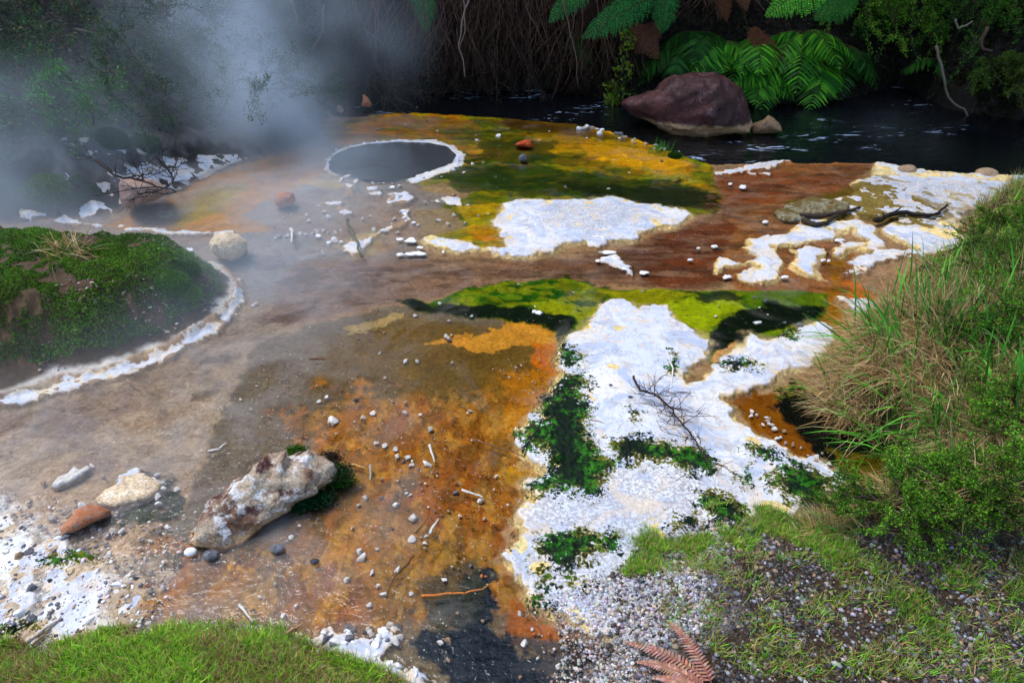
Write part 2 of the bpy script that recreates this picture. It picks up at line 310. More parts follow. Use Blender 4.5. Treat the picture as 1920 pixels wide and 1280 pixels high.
for k, p in enumerate([[(520, 520), (580, 500), (560, 540)], [(480, 600), (560, 570), (600, 560), (560, 600)], [(350, 730), (400, 725), (395, 745), (360, 742)], [(50, 788), (80, 786), (76, 798), (52, 798)], [(0, 838), (30, 836), (28, 850), (0, 850)], [(100, 828), (122, 830), (118, 840)], [(110, 796), (145, 792), (140, 802), (115, 802)], [(640, 500), (720, 508), (700, 522), (650, 515)], [(880, 505), (960, 500), (1000, 512), (900, 520)], [(990, 500), (1130, 505), (1120, 520), (1000, 515)], [(90, 762), (110, 760), (108, 772)], [(420, 700), (450, 690), (450, 704)], [(380, 675), (420, 655), (425, 668)], [(460, 480), (520, 472), (540, 492), (490, 500)]]):
    paint(p, (84, 62, 50), .03, .06, 18, .75, seed=k)
# --- olive-brown clear pan and orange bed
PAN = [(480, 640), (560, 606), (700, 575), (760, 565), (880, 588), (1000, 597), (1045, 612), (1060, 640), (1052, 700), (1010, 750), (985, 790), (965, 850), (1030, 880), (985, 905), (985, 960), (955, 1040), (985, 1110), (1060, 1165), (1120, 1180), (1140, 1200), (1100, 1400), (500, 1400), (500, 1190), (150, 1210), (150, 1100), (250, 1010), (330, 960), (360, 880), (420, 740)]
paint(PAN, (110, 94, 74), .03, .06, 6)
paint([(620, 620), (760, 590), (880, 600), (1040, 640), (1050, 690), (1000, 760), (960, 830), (640, 790), (580, 720)], (106, 80, 34), .14, .1, 4)
paint([(900, 720), (1000, 660), (1050, 660), (1052, 700), (1010, 750), (985, 790), (940, 850), (900, 790)], (140, 94, 30), .12, .12, 5, .8)
paint([(640, 760), (760, 740), (900, 770), (980, 800), (965, 850), (985, 960), (955, 1040), (985, 1110), (900, 1130), (760, 1040), (640, 1000), (600, 900), (590, 820)], (160, 88, 26), .1, .12, 5)
paint([(620, 800), (800, 750), (960, 800), (950, 900), (800, 900), (680, 880), (600, 850)], (140, 84, 24), .1, .14, 7, .6, seed=3)
paint([(800, 830), (900, 850), (970, 900), (975, 960), (940, 1040), (900, 1000), (820, 960), (790, 900)], (142, 74, 22), .08, .14, 6, .9)
paint([(880, 840), (985, 880), (970, 980), (950, 1100), (1000, 1130), (1100, 1180), (1060, 1220), (960, 1180), (930, 1100), (920, 960)], (150, 78, 28), .05, .07, 8, .9)
paint([(350, 1030), (500, 1020), (660, 960), (760, 1000), (780, 1100), (760, 1180), (640, 1190), (500, 1180), (340, 1170), (280, 1080)], (136, 98, 72), .1, .1, 5)
paint([(520, 1060), (640, 1010), (760, 1060), (780, 1140), (640, 1180), (540, 1150)], (150, 88, 54), .1, .14, 6, .7)
paint([(760, 1000), (860, 960), (900, 1010), (900, 1080), (840, 1110), (760, 1130), (720, 1160), (700, 1110)], (134, 98, 44), .08, .12, 7, .9)
paint([(430, 1030), (520, 985), (600, 935), (640, 930), (560, 1000), (500, 1060)], (86, 60, 30), .04, .04, 8, .9)  # dark band paints the long rock's shadow along its lower right side
paint([(580, 930), (660, 880), (800, 890), (740, 960), (640, 960)], (98, 80, 52), .1, .1, 6, .8)
# orange / ochre skins
paint([(800, 632), (860, 618), (940, 612), (950, 595), (1000, 598), (1048, 615), (1052, 680), (1050, 700), (1005, 680), (1020, 640), (940, 650), (900, 655), (850, 640)], (198, 134, 48), .015, .06, 16)
paint([(1000, 640), (1048, 640), (1060, 690), (1070, 700), (1040, 700), (1000, 685)], (196, 100, 14), .03, .06, 12, .9)
paint([(640, 610), (700, 595), (760, 575), (750, 590), (700, 612), (650, 622)], (176, 146, 92), .01, .05, 22, .9)
paint([(950, 690), (1050, 690), (1045, 720), (1005, 760), (985, 800), (960, 835), (950, 780)], (196, 116, 22), .04, .09, 10, .7)
paint([(560, 760), (680, 700), (700, 730), (620, 790), (600, 850), (640, 880), (700, 860), (690, 900), (600, 900), (580, 840)], (180, 120, 50), .02, .08, 14, .7, brk=(10, .08, .08))
paint([(600, 700), (1000, 740), (950, 900), (850, 1000), (600, 1000), (500, 760)], (184, 110, 34), .1, .02, 10, .6, brk=(13, .20, .05), seed=4)
paint([(600, 700), (1000, 740), (950, 1000), (850, 1100), (600, 1000), (500, 760)], (96, 62, 24), .1, .02, 10, .55, brk=(9, .14, .10), seed=9)
paint([(940, 870), (985, 850), (1020, 840), (1030, 865), (1020, 895), (960, 905), (938, 890)], (204, 138, 26), .02, .03, 12)
paint([(650, 880), (740, 870), (700, 905), (655, 905)], (190, 130, 40), .03, .05, 12, .9)
paint([(430, 1040), (450, 1060), (480, 1080), (485, 1120), (470, 1160), (462, 1120), (455, 1085), (425, 1060)], (206, 140, 56), .015, .03, 16)
paint([(300, 1130), (330, 1060), (300, 1010), (380, 1000), (340, 1060), (360, 1130), (320, 1180)], (186, 112, 50), .04, .08, 10, .8)
paint([(150, 1000), (330, 990), (360, 1120), (300, 1180), (180, 1120)], (172, 118, 66), .06, .05, 12, .8, brk=(11, .0, .1))
for k in range(7):
    paint([(600, 760), (800, 730), (1000, 720), (980, 800), (985, 900), (955, 1040), (1000, 1130), (860, 1150), (500, 1180), (350, 1100), (420, 1030), (640, 940), (560, 820)], [(196, 134, 50), (112, 84, 36), (150, 84, 26), (92, 66, 28), (206, 150, 66), (130, 96, 50), (168, 100, 36)][k % 7], .10, .06, 9, .40, brk=(7 + 4 * k, .10 + .012 * (k % 4), .04), seed=260 + k, st=(1.1, .6))
# lower-left pale, silty
paint([(-200, 900), (60, 880), (150, 960), (250, 1010), (330, 1060), (290, 1130), (200, 1210), (-200, 1240)], (184, 160, 140), .1, .12, 7, .9)
paint([(-200, 940), (40, 930), (130, 1020), (240, 1080), (230, 1180), (60, 1215), (-200, 1240)], (226, 222, 224), .08, .12, 9, .9, brk=(9, -.06, .12))
paint([(240, 875), (320, 885), (342, 930), (330, 965), (260, 975), (200, 960), (230, 940), (300, 920)], (40, 48, 34), .03, .04, 12)
paint([(190, 950), (290, 940), (330, 975), (250, 990), (200, 985), (140, 1040), (90, 1050), (130, 1000)], (62, 66, 46), .03, .06, 12, .85, brk=(14, -.06, .1))
# --- dark channel at the bottom
paint([(885, 1060), (925, 1045), (945, 1080), (940, 1160), (975, 1205), (1070, 1245), (1060, 1400), (830, 1400), (815, 1240), (770, 1200), (790, 1180), (850, 1170), (805, 1125), (830, 1110), (885, 1110)], (26, 36, 46), .03, .08, 12)
paint([(780, 1090), (900, 1020), (930, 1060), (900, 1130), (820, 1180), (780, 1170)], (56, 58, 50), .06, .08, 10, .8)
paint([(945, 1110), (1000, 1130), (1110, 1180), (1120, 1210), (1060, 1240), (1000, 1215), (960, 1180)], (160, 88, 36), .03, .05, 12, .9)
paint([(980, 1200), (1100, 1190), (1140, 1280), (1080, 1400), (1040, 1300)], (62, 64, 66), .03, .05, 12, .9)
# --- ochre pool on the left
paint([(185, 425), (240, 400), (300, 375), (380, 330), (470, 300), (590, 270), (620, 300), (600, 330), (500, 370), (450, 400), (520, 425), (440, 436), (330, 434)], (176, 122, 40), .03, .05, 8)
paint([(300, 400), (400, 340), (470, 340), (400, 400), (330, 420)], (150, 130, 20), .1, .1, 8, .8)
paint([(290, 395), (325, 388), (330, 398), (300, 404)], (226, 214, 170), .03, .02, 12)
paint([(460, 310), (590, 272), (612, 300), (560, 330), (470, 350)], (150, 100, 50), .1, .1, 6, .7)
paint([(560, 345), (600, 325), (640, 335), (700, 345), (780, 335), (860, 312), (880, 325), (820, 350), (850, 385), (800, 430), (700, 430), (600, 400)], (128, 118, 112), .04, .06, 10, .9, seed=51)
paint([(455, 400), (480, 380), (560, 352), (640, 350), (760, 372), (800, 420), (780, 440), (680, 480), (600, 440), (520, 425)], (142, 118, 102), .05, .06, 8)
paint([(620, 455), (680, 430), (740, 420), (700, 470), (672, 480)], (160, 138, 108), .02, .05, 14, .9)
paint([(560, 330), (640, 335), (640, 348), (590, 350)], (190, 150, 40), .05, .05, 12, .8)
paint([(780, 390), (860, 385), (900, 420), (850, 440), (790, 440)], (140, 118, 90), .03, .03, 12)
# --- algae platform before the river
paint(AL, (96, 100, 12), .015, .02, 10)
paint([(610, 240), (760, 205), (860, 212), (900, 240), (840, 262), (700, 262), (620, 280)], (186, 118, 14), .08, .14, 6)
paint([(900, 218), (1010, 226), (1080, 232), (1130, 244), (1080, 250), (960, 240)], (120, 72, 10), .08, .08, 6, .9)
paint([(860, 238), (980, 244), (1010, 300), (900, 310), (860, 262)], (110, 96, 10), .1, .1, 6, .9)
paint([(960, 250), (1100, 240), (1200, 262), (1290, 300), (1300, 330), (1180, 320), (1080, 290), (980, 290)], (196, 140, 12), .12, .18, 5, .95)
paint([(850, 300), (960, 290), (1060, 300), (1200, 325), (1320, 340), (1345, 372), (1200, 375), (1000, 365), (880, 350), (800, 340)], (52, 68, 6), .12, .2, 5, .95)
paint([(880, 315), (1000, 320), (1100, 335), (1060, 355), (920, 350)], (22, 34, 4), .1, .16, 6, .95)
paint([(1180, 335), (1330, 330), (1350, 380), (1260, 385), (1190, 360)], (58, 48, 8), .1, .12, 6, .85)
paint([(960, 300), (1060, 306), (1040, 330), (960, 325)], (84, 120, 8), .08, .14, 9, .8)
paint([(700, 240), (860, 262), (880, 300), (1000, 290), (1000, 240)], (46, 62, 8), .1, .05, 8, .85, brk=(3.5, .06, .12), seed=6)
paint([(860, 260), (1330, 310), (1330, 380), (860, 350)], (30, 38, 4), .1, .05, 8, .9, brk=(4, .12, .1), seed=7)
paint([(860, 260), (1330, 300), (1330, 350), (860, 340)], (176, 140, 14), .1, .05, 8, .8, brk=(5, .12, .1), seed=8)
paint([(800, 262), (860, 272), (1000, 282), (930, 292), (880, 285), (830, 275)], (190, 120, 34), .04, .08, 9, .8)
paint([(840, 338), (905, 345), (880, 358), (820, 358), (770, 350)], (150, 124, 92), .03, .04, 10)
paint([(850, 385), (950, 378), (945, 462), (900, 463), (800, 444), (880, 420)], (178, 148, 10), .03, .05, 10, .9)
paint([(888, 420), (946, 420), (946, 466), (905, 464)], (188, 120, 12), .05, .1, 12, .8)
paint([(800, 436), (840, 432), (832, 446), (800, 450)], (150, 150, 10), .02, .04, 12)
paint([(1180, 300), (1320, 330), (1310, 345), (1230, 330)], (150, 140, 100), .03, .06, 14, .8, brk=(20, .05, .08))
rq = random.Random(4)
for k in range(7):
    paint(AL, [(16, 24, 2), (66, 104, 6), (204, 168, 12), (176, 104, 10), (86, 92, 8), (30, 44, 4), (120, 140, 10)][k % 7], .03, .02, 10, .30, brk=(4 + 2.4 * k, .09 + .012 * (k % 4), .045), seed=200 + k, st=(.45, 1.1))
paint([(800, 318), (960, 300), (1100, 322), (1300, 345), (1348, 376), (1250, 388), (1100, 368), (960, 362), (870, 350)], (34, 50, 4), .10, .22, 5, .8, seed=31)
paint([(1030, 338), (1200, 345), (1340, 362), (1345, 385), (1240, 388), (1100, 364)], (20, 28, 3), .08, .18, 6, .85, seed=32)
paint([(900, 262), (1040, 262), (1040, 290), (980, 306), (890, 296)], (36, 52, 5), .08, .16, 6, .8, seed=33)
paint([(940, 222), (1090, 236), (1180, 262), (1100, 256), (960, 240)], (66, 44, 8), .06, .10, 6, .8, seed=34)
paint([(1090, 268), (1200, 274), (1290, 306), (1240, 318), (1120, 300)], (214, 156, 12), .06, .16, 6, .8, seed=35)
for k, (cc_, al_) in enumerate([((66, 44, 34), .55), ((150, 120, 100), .35), ((52, 32, 26), .45), ((120, 92, 76), .4)]):
    paint([(560, 490), (900, 480), (1150, 462), (1300, 418), (1340, 322), (1640, 306), (1600, 360), (1500, 400), (1600, 470), (1590, 540), (1380, 530), (1140, 525), (1050, 512), (900, 525), (760, 550), (560, 590)], cc_, .05, .03, 8, al_, brk=(6 + 5 * k, .12, .05), seed=300 + k, st=(.45, 1.3))
for k, (cc_, al_) in enumerate([((112, 92, 82), .45), ((176, 156, 136), .4), ((92, 72, 62), .35)]):
    paint([(-300, 760), (300, 680), (460, 560), (700, 530), (480, 640), (400, 780), (330, 960), (-300, 1000)], cc_, .06, .05, 8, al_, brk=(5 + 5 * k, .14, .06), seed=310 + k, st=(.9, 1.2))
# --- green tongue in the middle
m_ = sst(-.02, .04, sdf(Xw, Yw, W(PAN), .3) + .02 * fbm(GX, GY, 9, 3, 120))[:, None]; bl_ = (bed @ np.array([.21, .71, .08]))[:, None]; bed = bed * (1 - m_) + m_ * (bed * .80 + bl_ * np.array([.20, .15, .12])) * .92
paint(GT, (62, 92, 14), .012, .02, 12)
paint([(830, 548), (960, 522), (1060, 516), (1110, 530), (1200, 545), (1400, 545), (1545, 548), (1500, 560), (1380, 556), (1240, 562), (1130, 566), (1100, 580), (980, 566)], (30, 58, 10), .04, .14, 9, .85, seed=41)
paint([(850, 545), (950, 525), (1050, 516), (1100, 528), (1080, 560), (980, 565), (880, 565)], (34, 74, 22), .08, .12, 8, .95)
paint([(1040, 520), (1140, 540), (1120, 562), (1060, 560)], (96, 92, 14), .06, .1, 10, .9)
for k in range(6):
    paint(GT, [(10, 22, 6), (60, 110, 14), (150, 166, 14), (24, 60, 14), (104, 116, 16), (170, 160, 30)][k % 6], .02, .02, 12, .30, brk=(7 + 3 * k, .10 + .012 * (k % 4), .045), seed=230 + k, st=(.6, 1))
paint([(752, 556), (775, 550), (815, 566), (950, 566), (1010, 574), (1070, 590), (1080, 604), (1060, 628), (1046, 655), (1044, 618), (1000, 600), (880, 590), (775, 576)], (14, 24, 14), .035, .03, 12)
paint([(985, 562), (1050, 560), (1130, 575), (1112, 600), (1075, 625), (1085, 605), (1070, 588), (1010, 578)], (132, 138, 14), .03, .06, 12)
paint([(1080, 565), (1140, 560), (1150, 580), (1100, 598)], (30, 56, 22), .02, .06, 16, .9, brk=(18, -.02, .06))
paint([(1130, 545), (1250, 536), (1300, 545), (1250, 566), (1200, 574), (1150, 560)], (136, 132, 40), .04, .08, 12, .9)
paint([(1240, 560), (1370, 555), (1390, 575), (1340, 605), (1322, 635), (1290, 612), (1262, 600)], (140, 150, 10), .04, .09, 12)
paint([(1290, 542), (1380, 540), (1390, 560), (1320, 562)], (34, 40, 30), .03, .06, 14, .9)
paint([(1390, 542), (1545, 545), (1550, 570), (1440, 562), (1400, 570)], (82, 104, 10), .04, .06, 14, .9)
paint([(1330, 622), (1385, 580), (1440, 564), (1548, 574), (1545, 598), (1495, 606), (1430, 622), (1390, 648), (1370, 690), (1345, 690), (1330, 655)], (10, 20, 8), .035, .04, 12)
paint([(1335, 650), (1360, 660), (1362, 690), (1345, 692)], (60, 90, 12), .02, .04, 16, .9)
paint([(1345, 690), (1345, 660), (1380, 640), (1388, 655), (1360, 700), (1320, 720)], (206, 150, 92), .02, .04, 16, .9)
paint([(1283, 700), (1330, 700), (1322, 718), (1300, 730), (1283, 720)], (110, 62, 24), .02, .03, 16)
paint([(1345, 735), (1450, 730), (1480, 740), (1500, 800), (1560, 850), (1500, 862), (1440, 822), (1385, 785)], (112, 66, 20), .02, .03, 12)
paint([(1440, 750), (1490, 725), (1700, 740), (1800, 830), (1700, 920), (1600, 890), (1530, 845), (1475, 790)], (10, 10, 5), .04, .05, 12)  # near-black paint puts the tussock overhang's shade into the hollow's bed colour
paint([(1560, 840), (1680, 850), (1660, 890), (1590, 880)], (96, 84, 10), .04, .06, 12, .8)
# cream margins round the white crusts
for w_ in WHITE[:2]:
    paint(w_, (168, 148, 120), .05, .06, 12, .55, px=False, grow=.035)
for w_ in WHITE[:2] + WHITE[5:12]:
    paint(w_, (222, 196, 150), .012, .012, 20, .85, px=False, grow=.012)
paint([(1480, 372), (1540, 365), (1640, 330), (1760, 340), (1800, 400), (1740, 430), (1600, 405), (1500, 412)], (98, 80, 38), .04, .06, 12, .9)
paint([(1640, 330), (1800, 335), (1900, 350), (1800, 420)], (150, 136, 120), .06, .08, 12, .7)
# --- soils
soil = sst(-.03, .05, GS['far'] + .08 * fbm(GX, GY, 9, 3, 60))
sc_ = lin((22, 17, 14))[None] * (1 + .5 * fbm(GX, GY, 6, 3, 61))[:, None]
bed = bed * (1 - soil[:, None]) + sc_ * soil[:, None]
lefty = soil * sst(-1.6, -2.6, GX) * sst(.0, .16, fbm(GX, GY, 5, 4, 62) + .05)
bed = bed * (1 - .5 * lefty[:, None]) + lin((120, 110, 112))[None] * .5 * lefty[:, None]
rv = sst(.0, .12, GS['river']) * (GS['far'] < .05)
bed = bed * (1 - rv[:, None]) + np.array([.006, .007, .009])[None] * rv[:, None]
pl_ = sst(-.0, .08, GS['pool']); bed = bed * (1 - pl_[:, None]) + lin((44, 46, 48))[None] * pl_[:, None]
mdm = sst(.02, .06, GS['md'] + .05 * fbm(GX, GY, 10, 3, 63))[:, None]
bed = bed * (1 - mdm) + lin((184, 172, 166))[None] * mdm * (1 + .3 * fbm(GX, GY, 30, 3, 64))[:, None]
mdm = sst(.045, .08, GS['md'] + .08 * fbm(GX, GY, 8, 4, 65))[:, None]
bed = bed * (1 - mdm) + lin((70, 52, 38))[None] * mdm * (1 + .7 * fbm(GX, GY, 30, 3, 66))[:, None]
for S_, c_ in (('rb', (52, 42, 26)), ('tf', (58, 48, 26))):
    m_ = sst(-.01, .04, GS[S_] + .03 * fbm(GX, GY, 16, 3, 67))[:, None]
    bed = bed * (1 - m_) + lin(c_)[None] * m_
# white on the far left slope: outlines cast onto the slope itself
WS = [np.array([G(x, y)[:2] for x, y in p]) for p in WSLOPE_PX]
white = GS['white'].copy()
for p in WS: white = np.maximum(white, sdf(Xw, Yw, p, .3))
white = np.where((GS['rb'] > .07) | (GS['pool'] > .03), -.3, white)
for w_ in MOSS: pass
bed *= (1.12 * (1 + .22 * fbm(GX, GY, 5, 3, 101) + .22 * fbm(GX, GY, 24, 3, 102)))[:, None]; bed *= 1 + .10 * np.stack([fbm(GX, GY, 7, 3, 103), fbm(GX, GY, 9, 3, 104) * .6, -fbm(GX, GY, 7, 3, 103)], 1)
bl = (bed @ np.array([.21, .71, .08]))[:, None]; bed = np.clip(bl + (bed - bl) * 1.16, .003, 1) * np.array([.97, 1.05, 1.0])
def thin(px, amt, f, s_, sc=.12, off=0.0):
    global white
    d = sdf(Xw, Yw, W(px), .3); white = np.where(d > -.1, white - sst(-.1, .05, d) * amt * sst(off - sc, off + sc, fbm(GX, GY, f, 4, s_)), white)
thin([(1480, 360), (1600, 350), (1660, 320), (1720, 330), (1760, 400), (1800, 440), (1740, 430), (1600, 400), (1500, 415)], .45, 11, 90, .10, .02)
thin([(1620, 320), (1900, 340), (1900, 380), (1780, 450), (1640, 400)], .3, 16, 91, .08, .12)
thin([(-300, 980), (120, 960), (320, 1050), (300, 1220), (-300, 1240)], .3, 8, 92, .12, -.02)
thin([(-400, 700), (100, 700), (440, 500), (470, 520), (470, 600), (300, 700), (60, 760), (-400, 850)], .035, 18, 97, .12, .05)
thin([(1340, 300), (1920, 330), (1920, 480), (1560, 540), (1340, 540)], .018, 18, 98, .10, .0)
thin([(980, 560), (1560, 600), (1600, 900), (1180, 1180), (950, 1060)], .30, 8, 99, .05, .30)
thin([(600, 345), (820, 358), (820, 480), (600, 480)], .25, 14, 93, .1, .02)

thin([(-100, 260), (480, 260), (480, 420), (-100, 420)], .16, 17, 95, .08, .05)
thin([(940, 360), (1300, 360), (1300, 420), (940, 440)], .2, 12, 96, .05, .22)
gm = bpy.data.meshes.new('ground')
gm.vertices.add(len(GX)); gm.vertices.foreach_set('co', np.stack([GX, GY, GZ], 1).astype(np.float32).ravel())
gm.loops.add(GQ.size); gm.loops.foreach_set('vertex_index', GQ.astype(np.int32).ravel())
gm.polygons.add(len(GQ)); gm.polygons.foreach_set('loop_start', (np.arange(len(GQ)) * 4).astype(np.int32))
gm.polygons.foreach_set('use_smooth', np.ones(len(GQ), bool))
def fattr(me, name, v):
    a = me.attributes.new(name, 'FLOAT', 'POINT'); a.data.foreach_set('value', v.astype(np.float32))
fattr(gm, 'white', white); fattr(gm, 'moss', np.where(GS['md'] > .08, -.5, GS['moss'])); fattr(gm, 'gravel', np.where((GS['tf'] > -.02) | (GS['rb'] > .05), -.5, GS['gv']))
sk = np.zeros(len(GX))
for p_ in ([(980, 890), (1150, 870), (1350, 890), (1420, 1000), (1200, 1080), (1180, 1190), (1040, 1160), (960, 1050)], [(1000, 375), (1200, 380), (1250, 410), (1100, 440), (1020, 420)], [(1600, 330), (1900, 350), (1780, 440), (1600, 400)], [(1100, 940), (1400, 900), (1400, 1000), (1180, 1040)], [(1060, 1100), (1200, 1050), (1340, 1040), (1330, 1180), (1200, 1260), (1300, 1500), (1040, 1500)]):
    sk = np.maximum(sk, sst(-.12, .12, sdf(GX, GY, W(p_), .4) + .12 * fbm(GX, GY, 6, 3, 110)))
fattr(gm, 'speck', sk)
fattr(gm, 'dry', np.maximum.reduce([GS['far'], GS['md'], GS['rb'], GS['tf']]))
a_ = gm.attributes.new('bed', 'FLOAT_COLOR', 'POINT'); a_.data.foreach_set('color', np.hstack([np.clip(bed, 0, 1), np.ones((len(bed), 1))]).astype(np.float32).ravel())
gm.update(calc_edges=True)
def mat_ground():
    t = NT('thermal_ground')
    n1 = t.noise(9, 4); n2 = t.noise(48, 5, .65); n3_ = t.noise(220, 3, .6); n4 = t.noise(2.2, 3)
    bed_ = t.attr('bed', True)
    v = t.math('ADD', t.math('MULTIPLY', t.math('SUBTRACT', n2, .5), 1.0), t.math('ADD', t.math('MULTIPLY', t.math('SUBTRACT', n3_, .5), .6), 1.0))
    v = t.math('MULTIPLY', v, t.mapr(n1, .2, .8, .82, 1.18))
    bedc = t.mix(1.0, bed_, t.node('CombineXYZ', {0: v, 1: v, 2: v}).outputs[0], 'MULTIPLY')
    nd = t.noise(26, 6, .72, dist=1.6); ne = t.noise(17, 6, .70, vec=t.node('VectorMath', {0: t.pos(), 1: (3, 8, 1)}, operation='ADD').outputs[0], dist=1.2)
    wetm = t.mapr(t.attr('dry'), .03, -.02)
    bedc = t.mix(t.math('MULTIPLY', t.math('MULTIPLY', t.mapr(nd, .48, .60), .55), wetm), bedc, t.mix(1.0, bedc, (.45, .40, .36), 'MULTIPLY'))
    bedc = t.mix(t.math('MULTIPLY', t.math('MULTIPLY', t.mapr(ne, .54, .64), .40), wetm), bedc, t.mix(1.0, bedc, (1.55, 1.5, 1.45), 'MULTIPLY'))
    # pale grit resting on the bed
    vo = t.node('TexVoronoi', {'Vector': t.pos(), 'Scale': 75.0, 'Randomness': 1.0}); 
    grit = t.math('MULTIPLY', t.mapr(vo.outputs['Distance'], .22, .12), t.mapr(t.node('SeparateColor', {0: vo.outputs['Color']}).outputs[0], .86, .9))
    grit = t.math('MULTIPLY', grit, t.mapr(n1, .42, .6))
    grit = t.math('MULTIPLY', grit, t.mapr(t.attr('dry'), 0, -.02))
    bedc = t.mix(grit, bedc, (.55, .5, .45))
    # white sinter crust
    wsd = t.math('ADD', t.attr('white'), t.math('ADD', t.math('MULTIPLY', t.math('SUBTRACT', n2, .5), .030), t.math('MULTIPLY', t.math('SUBTRACT', n3_, .5), .016)))
    wm = t.mapr(wsd, -.002, .003)
    wc = t.mix(t.mapr(n4, .35, .65), (.56, .60, .70), (.70, .68, .65))
    wc = t.mix(t.mapr(t.noise(5, 6, .7, dist=1.2), .46, .62), wc, (.40, .46, .60))
    wc = t.mix(t.math('MULTIPLY', t.mapr(t.noise(13, 6, .75, dist=1.0), .52, .62), .6), wc, (.34, .31, .29))
    sp = t.attr('speck')
    wc = t.mix(t.math('MULTIPLY', t.mapr(t.math('ADD', t.noise(75, 5, .75), t.math('MULTIPLY', sp, .09)), .54, .64), t.math('ADD', .35, t.math('MULTIPLY', sp, .5))), wc, (.32, .31, .32))
    wc = t.mix(t.math('MULTIPLY', t.mapr(t.noise(7, 4, .6, dist=1.0), .52, .66), .6), wc, (.66, .52, .36))
    crk = t.node('TexVoronoi', {'Vector': t.mix(.08, t.pos(), t.noise(14, 3)), 'Scale': 11.0}, feature='DISTANCE_TO_EDGE').outputs[0]
    wc = t.mix(t.math('MULTIPLY', t.mapr(crk, .03, .0), t.math('MULTIPLY', t.mapr(n1, .5, .6), .35)), wc, (.30, .27, .25))
    ter = t.mapr(t.math('SINE', t.math('ADD', t.math('MULTIPLY', t.attr('white'), 230.0), t.math('MULTIPLY', t.noise(9, 4, .65), 26.0))), .35, .95)
    wc = t.mix(t.math('MULTIPLY', t.math('MULTIPLY', ter, t.mapr(wsd, .16, .0)), .40), wc, (.40, .36, .32))
    edge = t.mapr(wsd, .028, .004)
    wc = t.mix(t.math('MULTIPLY', edge, t.mapr(n1, .40, .62)), wc, (.70, .56, .38))
    c = t.mix(wm, bedc, wc)
    # gravel
    gs = t.math('ADD', t.attr('gravel'), t.math('ADD', t.math('MULTIPLY', t.math('SUBTRACT', n1, .5), .28), t.math('MULTIPLY', t.math('SUBTRACT', n2, .5), .12)))
    gmk = t.mapr(gs, -.02, .05)
    vg = t.node('TexVoronoi', {'Vector': t.pos(), 'Scale': 95.0}); vgr = t.node('SeparateColor', {0: vg.outputs['Color']})
    gc = t.mix(t.mapr(vgr.outputs[0], .3, 1.0), (.045, .036, .03), (.26, .25, .26))
    gc = t.mix(t.mapr(vgr.outputs[1], .75, .9), gc, (.30, .27, .23))
    gc = t.mix(t.mapr(vg.outputs['Distance'], .3, .6), gc, (.03, .025, .02))
    gc = t.mix(t.mapr(t.noise(5, 5, .65), .42, .55), gc, (.05, .034, .022))
    gc = t.mix(t.math('MULTIPLY', sp, t.mapr(vgr.outputs[2], .1, .6)), gc, (.46, .45, .46))
    c = t.mix(gmk, c, gc)
    # moss and algae skins
    ms = t.math('ADD', t.attr('moss'), t.math('ADD', t.math('MULTIPLY', t.math('SUBTRACT', t.noise(24, 5, .72), .485), .24), t.math('MULTIPLY', t.math('SUBTRACT', t.noise(85, 4, .7), .5), .24)))
    mm = t.mapr(ms, -.004, .006)
    mc = t.mix(t.math('MULTIPLY', t.mapr(t.noise(34, 5, .7), .44, .64), t.mapr(t.noise(7, 4, .6), .42, .56)), (.004, .011, .006), (.03, .17, .008))
    mc = t.mix(t.mapr(t.noise(11, 5, .7), .60, .68), mc, (.14, .15, .01))
    mc = t.mix(t.math('MULTIPLY', t.mapr(ms, .045, .0), t.mapr(n1, .45, .55)), mc, (.20, .17, .02))
    c = t.mix(mm, c, mc)
    bh = t.math('ADD', t.math('MULTIPLY', n2, 1.0), t.math('MULTIPLY', n3_, .5))
    bh = t.math('ADD', bh, t.math('MULTIPLY', t.math('MULTIPLY', t.mapr(vg.outputs['Distance'], .55, 0.0), gmk), 1.2))
    nb = t.bump(bh, t.mapr(wm, 0, 1, .75, .45), .010)
    drym = t.math('MAXIMUM', wm, t.mapr(t.attr('dry'), -.01, .03))
    spc = t.math('MULTIPLY', t.mapr(drym, 0, 1, .02, .25), t.mapr(mm, 0, 1, 1, .4))
    t.out(t.pbsdf(c, .72, nb, spc)); return t.m
gm.materials.append(mat_ground())
ground = bpy.data.objects.new('ground', gm); COL.objects.link(ground); tag(ground, kind='structure')
